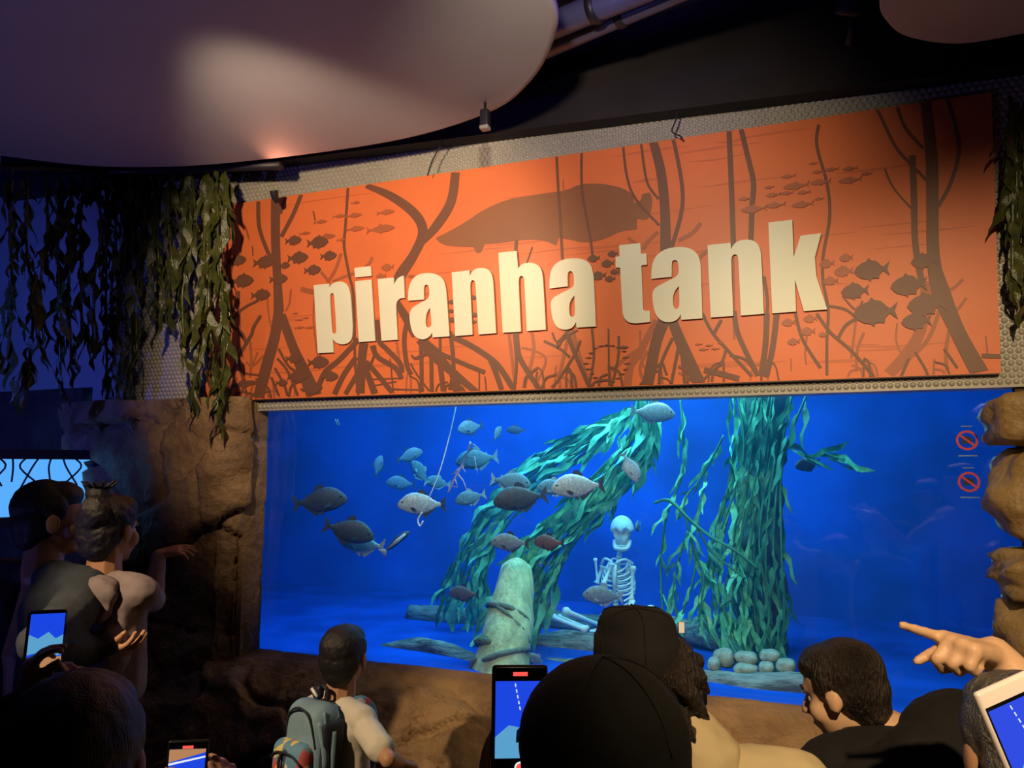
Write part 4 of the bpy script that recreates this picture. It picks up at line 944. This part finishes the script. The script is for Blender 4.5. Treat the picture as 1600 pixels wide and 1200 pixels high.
def hand_prims(wr, d, nrm, side, s=1.0, curl=.5, curls=None, spread=.10, thumb=.6):
    """wr wrist, d finger direction, nrm palm normal, side +1/-1: thumb goes to side*(d x n)"""
    d, n, b = frame(d, nrm); wr = Vector(wr); out = []
    kn = wr + d*.085*s
    for k in (-1.3, -.4, .5, 1.3):
        out.append(cone_prim(wr+d*.012*s+b*k*.010*s, .017*s, kn+b*k*.021*s-d*abs(k-.2)*.004*s, .0135*s))
    lens = [.072, .080, .074, .058]
    for i in range(4):
        off = (1.5-i)*.0215*side
        p = kn + b*off*s - d*abs(1-i)*.004*s
        cu = (curls[i] if curls else curl)
        sp_ = (1.5-i)*spread*side*(1-.7*min(1, cu))
        dd = (d*math.cos(sp_)+b*math.sin(sp_)).normalized(); a = 0
        for j, (fr_, w_) in enumerate(((.46, .0096), (.30, .0086), (.24, .0076))):
            a += cu*(.85, 1.15, .75)[j]
            v = dd*math.cos(a)+n*math.sin(a); q = p+v*lens[i]*fr_*s
            out.append(cone_prim(p, w_*s, q, w_*.9*s)); p = q
    p = wr + d*.025*s + b*side*.020*s
    a = thumb
    v1 = (d*math.cos(a)+b*side*math.sin(a)+n*.35).normalized(); q = p+v1*.042*s; out.append(cone_prim(p, .0155*s, q, .0115*s))
    v2 = (d*math.cos(a*.6)+b*side*math.sin(a*.6)+n*(.35+.5*curl)).normalized(); q2 = q+v2*.032*s; out.append(cone_prim(q, .0110*s, q2, .0095*s))
    v3 = (v2+n*.3*curl).normalized(); out.append(cone_prim(q2, .0095*s, q2+v3*.024*s, .0078*s))
    return out
def ik(sh, tgt, l1, l2, pole):
    sh, tgt = Vector(sh), Vector(tgt); d = tgt-sh; L_ = min(d.length, (l1+l2)*.995); u = d.normalized()
    a = (l1*l1-l2*l2+L_*L_)/(2*L_); h = math.sqrt(max(0, l1*l1-a*a))
    pl = Vector(pole); pl = pl-u*pl.dot(u); pl = pl.normalized() if pl.length > 1e-4 else u.orthogonal().normalized()
    return sh+u*a+pl*h, sh+u*L_
def person(label, loc, yaw, H, hh, skin='skin', top='black_cloth', topname='jacket', sleeve='long', legs='navy', hair='hair', style='short',
           hy=0, hp=0, hr=0, arms=None, voxel=.008, lean=0.0, build=1.0, sit=False, head_xy=(0, 0), group=None, floorz=0, shoulder=None, neck=1.30):
    """local frame: +y forward, x right, z up, feet at z=0; arms: dict side -> (wrist target WORLD, finger dir WORLD, palm normal WORLD, curl or list, thumb, hand scale)"""
    lo = Matrix.Rotation(yaw, 3, 'Z') @ Vector((head_xy[0], lean*1.15+.015+head_xy[1], 0))
    loc = (loc[0]-lo.x, loc[1]-lo.y)
    root = empty('person', (loc[0], loc[1], floorz), (0, 0, yaw)); tag(root, label, 'person', group)
    Wi = (Matrix.Translation((loc[0], loc[1], floorz)) @ Matrix.Rotation(yaw, 4, 'Z')).inverted(); Ri = Wi.to_3x3()
    k = hh/.225
    hz = H - hh*.52; shz = H - hh*neck; hipz = H*.50; sw = (shoulder or H*.105)*build
    lf = lambda z: lean*(max(0, z-hipz))/(shz-hipz)
    ny = lf(shz)
    hc = Vector((head_xy[0], lean*1.15+.015+head_xy[1], hz))
    Rh = Euler((hp, hr, hy)).to_matrix()
    hm = lambda x, y, z: hc + Rh @ Vector((x*k, y*k, z*k))
    body = []; cloth = []; trous = []
    # head
    body += [ell_prim(hm(0, -.010, .028), (.075*k, .094*k, .083*k), Rh), ell_prim(hm(0, .020, -.045), (.055*k, .066*k, .066*k), Rh), ell_prim(hm(0, .055, -.088), (.026*k, .022*k, .020*k), Rh)]
    body += [cone_prim(hm(0, .080, .008), .010*k, hm(0, .103, -.032), .0135*k), cone_prim(hm(-.030, .073, .020), .013*k, hm(.030, .073, .020), .013*k), cone_prim(hm(-.018, .078, -.062), .0095*k, hm(.018, .078, -.062), .0095*k)]
    for sx in (-1, 1):
        body += [ell_prim(hm(sx*.078, -.004, -.008), (.009*k, .020*k, .033*k), Rh), ell_prim(hm(sx*.042, .050, -.03), (.024*k, .026*k, .03*k), Rh)]
    nb = Vector((0, ny-.005, shz+.01)); body += [cone_prim(hm(0, -.015, -.06), .052*k, nb, .060*k)]
    # torso core (skin, slim) and clothing
    ch = Vector((0, lf(shz-.15*H)-.0, shz-.13*H)); hip = Vector((0, 0, hipz))
    body += [cone_prim(nb, .05*k, ch, .09*H*.7), cone_prim(ch, .06*H, hip, .055*H)]
    th = .062*H*build
    for sx in (-1, 1):
        cloth += [cone_prim((sx*sw*.55, lf(shz)-.004, shz-.045*H), th*1.0, (sx*sw*.50, lf(hipz+.12*H)+.004, hipz+.14*H), th*1.02), cone_prim((sx*sw*.5, 0, hipz+.16*H), th*1.0, (sx*sw*.5, 0, hipz-.02*H), th*1.08),
                  cone_prim((sx*.02, ny-.012, shz+.012), .045*k, (sx*sw*.98, ny-.004, shz-.020*H), .047*H*min(1.1, build))]
        trous += [cone_prim((sx*.052*H, 0, hipz), .066*H*build, (sx*.055*H, .012, .28*H), .042*H), cone_prim((sx*.055*H, .012, .28*H), .042*H, (sx*.056*H, -.01, .045*H), .030*H)]
        body += [cone_prim((sx*.052*H, 0, hipz), .04*H, (sx*.055*H, .012, .28*H), .03*H), cone_prim((sx*.055*H, .012, .28*H), .03*H, (sx*.056*H, -.01, .04*H), .02*H), cone_prim((sx*.056*H, -.02, .025*H), .02*H, (sx*.06*H, .075*H, .018*H), .016*H)]
    trous += [cone_prim((-.04*H, 0, hipz+.02*H), .070*H*build, (.04*H, 0, hipz+.02*H), .070*H*build)]
    arms = arms or {}
    for sx, sd in ((-1, 'L'), (1, 'R')):
        sh = Vector((sx*sw, ny-.004, shz-.028*H))
        if sd in arms:
            A_ = arms[sd]; tg = Wi @ Vector(A_[0]); fd = Ri @ Vector(A_[1]); pn = Ri @ Vector(A_[2]); cu = A_[3]; tb = A_[4]; hs = A_[5]; pole = (Ri @ Vector(A_[6])) if len(A_) > 6 else Vector((sx*.5, -.2, -1))
        else:
            tg = Vector((sx*(sw+.06*H), .05, hipz-.03*H)); fd = Vector((0, .15, -1)); pn = Vector((-sx, .1, 0)); cu = .35; tb = .35; hs = H/1.7; pole = Vector((sx*.3, -1, 0))
        el, wr = ik(sh, tg, .170*H, .150*H, pole)
        r1, r2, r3 = .030*H, .0235*H, .0165*H
        body += [cone_prim(sh, r1*.9, el, r2*.95), cone_prim(el, r2, el.lerp(wr, .35), r2*1.0), cone_prim(el.lerp(wr, .35), r2*1.0, wr, r3)]
        side = 1 if sd == 'L' else -1
        d_, n_, b_ = frame(fd, pn)
        side = A_[7] if (sd in arms and len(A_) > 7) else (1 if sd == 'R' else -1)
        body += hand_prims(wr, fd, pn, side, hs, cu if not isinstance(cu, (list, tuple)) else .6, cu if isinstance(cu, (list, tuple)) else None, thumb=tb)
        if sleeve == 'long': cloth += [cone_prim(sh, r1*1.42, el, r2*1.55), cone_prim(el, r2*1.55, el.lerp(wr, .93), r3*1.55)]
        elif sleeve == 'short': cloth += [cone_prim(sh, r1*1.30, sh.lerp(el, .70), r1*1.36)]
    fuse('body', body, skin, root, voxel*.62 if arms else voxel, 2)
    fuse(topname, cloth, top, root, voxel, 6, disp=.006, dfreq=9)
    fuse('trousers', trous, legs, root, voxel*1.2, 4)
    shoe = [[], []]
    for i, sx in enumerate((-1, 1)):
        fuse('shoe', [cone_prim((sx*.056*H, -.025*H, .028*H), .030*H, (sx*.060*H, .075*H, .022*H), .026*H)], 'black_cloth', root, voxel, 2)
    for sx in (-1, 1):
        e = mk('eye', [v*.0115*k for v in ICO2[0]], ICO2[1], 'eyeball', root); e.location = hm(sx*.031, .064, -.004); e.rotation_euler = Rh.to_euler()
        mk('iris', [(v.x*.006*k, v.y*.003*k+.0115*k, v.z*.006*k) for v in ICO2[0]], ICO2[1], 'eye', e)
        MB().tube([hm(sx*.016, .085, .024), hm(sx*.032, .084, .029), hm(sx*.048, .074, .024)], .0035*k, 6).build('eyebrow', hair, root)
    hpv = max(.004, voxel*.62)
    E_ = lambda x, y, z, a, b, c: ell_prim(hm(x, y, z), (a*k, b*k, c*k), Rh)
    if style in ('short', 'shaggy', 'bun', 'long'):
        hp_ = [E_(0, -.022, .040, .083, .094, .084), E_(0, -.045, .0, .080, .066, .080), E_(0, -.055, -.045, .060, .046, .050), E_(0, .018, .070, .070, .068, .048)]
        for sx in (-1, 1): hp_.append(E_(sx*.070, -.005, .035, .014, .040, .045))
        if style == 'shaggy':
            for i in range(46):
                a = i*2.399; z = .06-.15*(i/46); rr_ = .084
                b0 = hm(rr_*.9*math.cos(a), -.03+.085*math.sin(a) if math.sin(a) < .35 else -.02, z); b1 = hm(rr_*1.10*math.cos(a+.15), -.03+.098*math.sin(a+.15) if math.sin(a) < .35 else -.03, z-.030)
                hp_.append(cone_prim(b0, .017*k, b1, .005*k))
        if style == 'bun':
            hp_ += [E_(0, -.05, .118, .042, .042, .036), E_(.02, -.085, .06, .05, .04, .06)]
            for i in range(12):
                a = i*.52; hp_.append(cone_prim(hm(.02*math.cos(a), -.05+.02*math.sin(a), .13), .008*k, hm(.06*math.cos(a), -.05+.06*math.sin(a), .165), .003*k))
        if style == 'long': hp_ += [E_(0, -.055, -.10, .078, .045, .12), E_(-.065, -.01, -.07, .025, .045, .10), E_(.065, -.01, -.07, .025, .045, .10)]
        fuse('hair', hp_, hair, root, hpv, 2, disp=.004 if style != 'short' else .0018, dfreq=40)
    if style == 'cap':       # cap worn over short hair
        hp_ = [E_(0, -.040, -.005, .082, .072, .070), E_(0, -.055, -.055, .062, .046, .045)]
        for i in range(22):
            a = math.pi+i/21*math.pi; hp_.append(cone_prim(hm(.08*math.cos(a), -.02+.085*math.sin(a), -.02), .018*k, hm(.092*math.cos(a), -.02+.10*math.sin(a), -.075+.015*math.sin(i*2.3)), .007*k))
        fuse('hair', hp_, hair, root, hpv, 2, disp=.004, dfreq=40)
    return root, hm, k, Rh
def cap_mesh(hm, k, root, m, top=.135, flat=.8, brim_dir=1, r=(.094, .110), base=.012):
    """crown with a flattish top, seams, a button and a brim"""
    n = 32; v = []; f = []
    prof = [(1.0, base), (1.015, base+.02), (1.0, base+.05), (.955, top*.70), (.90, top*.86), (.80, top*.955), (.60, top*1.0), (.3, top*1.015), (.02, top*1.02)]
    for s_, z in prof:
        for q_ in range(n):
            a = 2*math.pi*q_/n; v.append(hm(r[0]*s_*math.cos(a), -.012+r[1]*s_*math.sin(a), z))
    for i in range(len(prof)-1):
        for q_ in range(n): f.append((i*n+q_, i*n+(q_+1) % n, (i+1)*n+(q_+1) % n, (i+1)*n+q_))
    cp = mk('cap', v, f, m, root)
    v = []; f = []
    for j in range(2):
        for i in range(13):
            a = math.radians(25+130*i/12)
            for rr_ in (.98, 1.0+.62*math.sin(math.pi*i/12)):
                v.append(hm(r[0]*rr_*math.cos(a)*(1 if rr_ < 1 else .92), brim_dir*r[1]*rr_*math.sin(a)-.012, base+.006*j-(.012 if rr_ > 1 else 0)))
    for i in range(12):
        a = i*2; f += [(a, a+1, a+3, a+2), (26+a+2, 26+a+3, 26+a+1, 26+a), (a+1, 27+a, 29+a, a+3)]
    mk('brim', v, f, m, cp)
    for q_ in range(6):
        a = q_*math.pi/3+.3; pts = [hm(r[0]*(s_+.008)*math.cos(a), -.012+r[1]*(s_+.008)*math.sin(a), z+.001) for s_, z in prof]
        MB().tube(pts, .0016*k, 5).build('seam', m, cp)
    MB().tube([hm(0, -.012, top*1.015), hm(0, -.012, top*1.06)], [.009*k, .004*k], 8).build('button', m, cp)
    return cp
def phone(label, c, yaw, pitch, roll, w_, h_, body='phone', pic='tank', bz=0):
    r = empty('smartphone', c); r.rotation_euler = Euler((pitch, roll, yaw)); tag(r, label, 'phone')
    rbox('case', (w_, .010, h_), .0045, body, r)
    mk('screen', [(-w_*.46, -.0053, -h_*.475), (w_*.46, -.0053, -h_*.475), (w_*.46, -.0053, h_*(.475-bz)), (-w_*.46, -.0053, h_*(.475-bz))], [(0, 1, 2, 3)], 'scr_black', r, False)
    def quad(nm, pts, m, y=-.0057): mk(nm, [(x*w_, y, z*h_) for x, z in pts], [tuple(range(len(pts)))], m, r, False)
    if pic == 'tank':
        quad('screen_picture', [(-.44, -.30), (.44, -.30), (.44, .36), (-.44, .36)], 'scr_blue')
        for k_ in range(5): quad('screen_streak', [(-.10+.02*k_, .34-.05*k_), (-.08+.02*k_, .34-.05*k_), (-.07+.02*k_, .31-.05*k_), (-.09+.02*k_, .31-.05*k_)], 'scr_white', -.0060)
        quad('screen_ledge', [(-.44, -.30), (.44, -.30), (.44, -.10), (.2, -.06), (-.2, -.02), (-.44, -.12)], 'scr_cyan', -.0060)
    elif pic == 'sign':
        quad('screen_picture', [(-.44, -.30), (.44, -.30), (.44, .40), (-.44, .40)], 'scr_blue')
        quad('screen_sign', [(-.44, .25), (.44, .36), (.44, .40), (-.44, .40)], 'scr_orange', -.0060)
        quad('screen_border', [(-.44, .215), (.44, .30), (.44, .32), (-.44, .24)], 'scr_white', -.0060)
    else:
        quad('screen_picture', [(-.44, -.44), (.44, -.44), (.44, .44), (-.44, .44)], 'scr_blue')
        quad('screen_water', [(-.44, -.20), (-.1, -.16), (.2, -.24), (.44, -.22), (.44, .10), (.25, .04), (.05, .15), (-.2, .05), (-.44, .12)], 'scr_cyan', -.0060)
        quad('screen_sign', [(-.44, -.44), (.44, -.44), (.44, -.24), (.2, -.26), (-.1, -.20), (-.44, -.24)], 'scr_orange', -.0062)
    if pic != 'photo' and not bz:
        quad('record_timer', [(-.13, .405), (.13, .405), (.13, .44), (-.13, .44)], 'scr_red', -.0062)
        quad('shutter_button', [(.10*math.cos(a*.524), -.38+.10*w_/h_*math.sin(a*.524)) for a in range(12)], 'scr_white', -.0062)
        quad('shutter_core', [(.07*math.cos(a*.524), -.38+.07*w_/h_*math.sin(a*.524)) for a in range(12)], 'scr_red', -.0064)
    for i, (dx, dz) in enumerate(((-.22, .36), (-.22, .24), (-.02, .30))):
        l_ = MB().tube([(dx*w_, .005, dz*h_), (dx*w_, .0075, dz*h_)], .007, 12).build('camera_lens', 'eye', r)
    rbox('side_button', (.0015, .004, .018), 0, body, r, (w_/2+.0006, 0, h_*.2))
    return r
def aimyaw(): return PSI

# 1 boy with backpack at the ledge
bc = atD(545, 1024, 2.75)
BH = bc.z + .105
byaw = PSI - math.radians(36)
fwd = Vector((-math.sin(byaw), math.cos(byaw), 0)); rgt = Vector((math.cos(byaw), math.sin(byaw), 0))
bl = Vector((bc.x, bc.y, 0)) - fwd*.02
boy, hmB, kB, RB = person('small boy in a cream T-shirt with a patterned blue backpack facing the tank', bl, byaw, BH, .205, skin='skin', top='tee', topname='t_shirt', sleeve='short', hair='hair', style='short', hy=.42, voxel=.0055,
    arms={'R': (atD(626, 1192, 2.62), rgt*.3+fwd*.8+Vector((0, 0, -.3)), Vector((0, 0, -1))+fwd*.3, .45, .5, .62, rgt*1.0-fwd*.3+Vector((0, 0, -.4)))}, shoulder=.132, build=.92)
# backpack
bp = empty('backpack', bl - fwd*.145 + Vector((0, 0, BH-.570))); bp.rotation_euler = (-.06, 0, byaw); bp.scale = (.72, .92, 1); tag(bp, 'pale blue child backpack with red and yellow printed pocket on the boy', 'backpack')
rbox('main_pocket', (.245, .125, .36), .055, 'pack', bp, (0, 0, .17), 5)
rbox('side_panel', (.05, .10, .30), .02, 'pack_navy', bp, (.112, .010, .15), 3)
fp = rbox('front_pocket', (.215, .075, .235), .034, 'pack_print', bp, (-.012, -.070, .118), 4)
MB().tube(smooth_path([(-.10, -.035, .06), (-.05, -.043, .085), (.05, -.043, .085), (.10, -.035, .06)], 4), .004, 6).build('zip', 'pack_navy', fp)
MB().tube(smooth_path([(-.02, -.042, .085), (-.022, -.05, .06), (-.02, -.048, .03)], 4), .006, 6).build('zip_pull', 'ink', fp)
MB().tube(smooth_path([(-.095, -.055, .24), (-.07, -.066, .31), (0, -.068, .335), (.07, -.066, .31), (.098, -.050, .22)], 5), .0045, 6).build('zip', 'pack_navy', bp)
MB().tube(smooth_path([(.112, -.03, .33), (.132, -.02, .22), (.128, -.01, .10), (.10, -.02, .02)], 5), .005, 6).build('piping', 'pack', bp)
MB().tube(smooth_path([(.138, .0, .27), (.141, .0, .19), (.137, .0, .10)], 5), .010, 8, flat=.5).build('mesh_fold', 'pack', bp)
MB().tube(smooth_path([(.10, -.045, .30), (.13, -.03, .2), (.12, -.03, .12)], 5), .011, 8, flat=.5).build('mesh_fold', 'pack', bp)
MB().tube(smooth_path([(-.03, .04, .345), (-.03, .03, .385), (.03, .03, .385), (.03, .04, .345)], 5), .007, 8).build('grab_handle', 'pack_navy', bp)
MB().tube(smooth_path([(-.125, 0, .10), (-.155, -.01, .07), (-.15, -.01, .02), (-.13, 0, -.0)], 5), .006, 6).build('loose_strap', 'pack', bp)
for sx in (-1, 1):
    pts = [(sx*.066, .040, .265), (sx*.070, .074, .305), (sx*.073, .112, .332), (sx*.075, .155, .330), (sx*.076, .196, .295), (sx*.080, .212, .22), (sx*.085, .20, .12), (sx*.090, .13, .05), (sx*.085, .05, .04)]
    pts = [(x/.72, y/.92, z) for x, y, z in pts]
    MB().tube(smooth_path(pts, 5), .022, 10, flat=.35).build('shoulder_strap', 'pack_print', bp)
MB().tube(smooth_path([(-.075, .045, .318), (0, .05, .330), (.075, .045, .318)], 5), .020, 10, flat=.55).build('yoke', 'pack_print', bp)
tp = rbox('key_charm', (.05, .03, .045), .012, 'ink', bp, (-.01, .02, .372)); MB().tube([(-.02, -.018, .01), (.02, -.018, -.01)], .006, 6).build('charm_face', 'white', tp)

# 2 head in a dark cap close to the camera, filming
pc = atD(940, 1212, .92); H2 = pc.z + .117
ya = PSI + .10
p2w = atD(772, 1168, 1.02)
ph2 = phone('black smartphone filming the tank, held beside the dark dome cap', atD(812, 1128, 1.03), PSI+.10, -.12, .02, .073, .140)
p2, hm2, k2, R2 = person('person close to the camera in a dark olive cap, seen from behind', (pc.x, pc.y), ya, H2, .225, style='cap', top='black_cloth', hair='hair', voxel=.008,
   arms={'L': (atD(768, 1310, 1.06), Vector((-.02, .05, 1)), RT*.9-FW*.3, [.18, .2, .22, .25], .12, 1.0)})
v = []; f = []; n = 32
capm = empty('x'); bpy.data.objects.remove(capm)
cp2 = fuse('cap', [ell_prim(hm2(0, -.012, .040), (.098*k2, .116*k2, .096*k2), R2), ell_prim(hm2(0, -.03, .0), (.099*k2, .102*k2, .07*k2), R2)], 'olive_cloth', p2, .006, 4)
for a in (-.55, .55, 1.57):
    MB().tube(smooth_path([hm2(.0985*math.sin(t)*math.sin(a), -.012-.1165*math.sin(t)*math.cos(a), .040+.0965*math.cos(t)) for t in (0, .35, .7, 1.05, 1.4)], 3), .0012, 5).build('seam', 'olive_cloth', cp2)
bv = []; bf = []
for j in range(2):
    for i in range(13):
        a = math.radians(25+130*i/12)
        for rr_ in (.95, 1.0+.62*math.sin(math.pi*i/12)): bv.append(hm2(.098*rr_*math.cos(a), .112*rr_*math.sin(a)-.012, .03+.005*j-(.012 if rr_ > 1 else 0)))
for i in range(12):
    a = i*2; bf += [(a, a+1, a+3, a+2), (26+a+2, 26+a+3, 26+a+1, 26+a), (a+1, 27+a, 29+a, a+3)]
mk('brim', bv, bf, 'olive_cloth', cp2)

# 3 man with shaggy hair under a flat-topped cap, beige shirt
pc = atD(1012, 1078, 1.5); H3 = pc.z + .117
p3, hm3, k3, R3 = person('man in a beige shirt with shaggy dark hair under a flat-topped black cap', (pc.x, pc.y), PSI-.05, H3, .235, skin='skin_light', style='shaggy', top='beige', topname='shirt', hair='hair_brown', voxel=.008, build=1.10, hy=.25, head_xy=(-.095, .05), sleeve='long', neck=1.02)
fuse('collar', [cone_prim((-.01, .0, H3-.235*.98), .082, (-.045, .022, H3-.235*.80), .074)], 'beige', p3, .006, 3, disp=.003, dfreq=12)
cap3 = cap_mesh(lambda x, y, z: hm3(x-.028, y-.012, z), k3, p3, 'black_cloth', top=.150, r=(.074, .090), base=.055)
MB().box(hm3(.040, -.062, .125), (.010, .010, .018)).build('white_tag', 'white', cap3, False)

# 4 person in black hoodie, head turned left and down
pc = atD(1316, 1080, 1.72); H4 = pc.z + .104
p4, hm4, k4, R4 = person('person in a black hooded top looking down to the left', (pc.x, pc.y), PSI+.35, H4, .20, skin='skin_light', style='short', top='black_cloth', topname='hoodie', hair='hair_brown', voxel=.008, build=1.3, hy=.50, hp=-.28, head_xy=(-.075, .05), lean=.04, neck=1.0)
Sx = Vector((pc.x+.05, pc.y, H4))
fuse('hood', [ell_prim((.0, -.055, H4-.195), (.14, .09, .07)), ell_prim((.075, -.04, H4-.165), (.12, .10, .085)), ell_prim((-.12, -.02, H4-.235), (.10, .09, .06))], 'black_cloth', p4, .008, 5, disp=.008, dfreq=10)

# 5 person at the right edge: pointing arm, body out of frame
ph = atD(1515, 1018, 1.22)
wr = atD(1552, 1022, 1.24)
b5 = atD(2130, 1000, 1.12)
fd5 = (atD(1455, 994, 1.20)-atD(1540, 1018, 1.24)).normalized()
p5, hm5, k5, R5 = person('person at the right edge whose bare arm points at the tank', (b5.x, b5.y), PSI+.75, 1.70, .225, skin='skin_light', style='short', top='tee', topname='t_shirt', sleeve='short', hair='hair', voxel=.008,
   arms={'L': (wr, fd5, Vector((0, .2, -1)), [.0, 1.25, 1.35, 1.4], .25, .98, Vector((.2, 0, -1)))})

# 6 head low at the right edge
pc = atD(1602, 1178, 1.12); H6 = pc.z + .108
p6, hm6, k6, R6 = person('person with glossy grey-black hair at the lower right edge, behind the pale phone', (pc.x, pc.y), PSI-.1, H6, .215, skin='skin', style='short', top='navy', hair='hair_grey', voxel=.008, hp=-.1)
# 11 phone holder standing just outside the right edge
phone('pale-framed smartphone showing blue water at the lower right corner', atD(1612, 1172, .86), PSI+.20, -.15, -.30, .078, .150, body='phone_white', pic='tank', bz=.09)
b11 = CAM + RT*.80 + FW*.42
p11, hm11, k11, R11 = person('person just outside the right edge whose hands hold the pale phone', (b11.x, b11.y), PSI+.35, 1.60, .225, skin='skin', style='short', top='navy', hair='hair', voxel=.008,
   arms={'L': (atD(1512, 1262, .90), Vector((.12, .1, 1)), Vector((.55, -.8, 0)), [.30, .40, .5, .6], .3, .85, Vector((-.3, 0, -1))), 'R': (atD(1690, 1280, .84), Vector((-.25, .1, 1)), Vector((-.8, -.3, 0)), [.4, .5, .6, .7], .3, .85, Vector((.5, 0, -1)))})

# 7 adult at far left carrying a child
pc = atD(88, 812, 2.45); H7 = pc.z + .117
p7, hm7, k7, R7 = person('adult in a dark denim jacket at the far left carrying a child', (pc.x-.02, pc.y), PSI-.45, H7, .225, skin='skin', style='short', top='denim', topname='jacket', hair='hair', voxel=.008, build=1.15, hy=-.5,
   arms={'R': (atD(150, 1020, 2.28), Vector((1, .3, .1)), Vector((0, .3, 1)), .4, .4, 1.0, Vector((.6, -.8, -.6))), 'L': (atD(70, 960, 2.75), Vector((1, .2, .1)), Vector((0, 0, 1)), .4, .4, 1.0, Vector((-.5, -.3, -1)))})
# 8 child carried
cc = atD(172, 825, 2.42); H8 = 1.05
fz = cc.z + .10 - H8
p8, hm8, k8, R8 = person('small child in a mauve-grey hoodie carried at the left, one hand reaching out', (cc.x, cc.y), PSI-.15, H8, .205, skin='skin', style='bun', top='mauve', topname='hoodie', hair='hair', voxel=.0065, hy=-.2, floorz=fz, build=1.12, shoulder=.115,
   arms={'R': (atD(248, 866, 2.62), Vector((.55, .45, .15)), Vector((-.1, .5, -1)), [.25, .3, .35, .45], .75, .72, Vector((.3, -.4, -1)))})
fuse('hood', [ell_prim((.0, -.080, H8-.285), (.10, .038, .055)), ell_prim((.0, -.055, H8-.262), (.088, .05, .036)), ell_prim((.02, -.085, H8-.32), (.07, .03, .05))], 'mauve', p8, .006, 4, disp=.005, dfreq=14)
fuse('hoodie_fold', [ell_prim((.055, -.06, H8-.45), (.075, .06, .10)), ell_prim((.03, -.07, H8-.52), (.085, .06, .08))], 'mauve', p8, .006, 4, disp=.012, dfreq=10)

# 9 dark head at the lower left holding up a phone
pc = atD(112, 1200, 1.05); H9 = pc.z + .12
p9, hm9, k9, R9 = person('dark-haired person from behind at the lower left, holding a phone up', (pc.x, pc.y), PSI+.25, H9, .235, skin='skin', style='short', top='black_cloth', hair='hair', voxel=.008,
   arms={'L': (atD(34, 1090, 1.38), Vector((.18, .1, 1)), RT*.8+FW*.5, [.45, .55, .65, .75], .35, .80, Vector((-.6, 0, -1))), 'R': (atD(112, 1092, 1.40), Vector((-.18, .1, 1)), -RT*.8+FW*.5, [.45, .55, .65, .75], .35, .80, Vector((.6, .2, -1)))})
phone('black smartphone held up at the far left, bright picture on screen', atD(70, 1002, 1.42), PSI+.72, -.1, .07, .062, .108, pic='photo')
# 10 child below the frame with a phone
pc = atD(300, 1330, 1.36); H10 = pc.z + .10
p10, hm10, k10, R10 = person('short person mostly below the picture, hands round a phone at lower left', (pc.x, pc.y), PSI+.05, H10, .20, skin='skin', style='short', top='black_cloth', hair='hair', voxel=.008,
   arms={'R': (atD(346, 1266, 1.62), Vector((-.1, .2, 1)), Vector((-1, .3, 0)), [.5, .6, .7, .8], .4, .8), 'L': (atD(236, 1275, 1.62), Vector((.1, .2, 1)), Vector((1, .3, 0)), [.5, .6, .7, .8], .4, .8)})
phone('black smartphone filming the sign at the lower left of the picture', atD(290, 1224, 1.62), PSI+.18, -.08, .03, .080, .166, pic='sign')

finish_jobs()
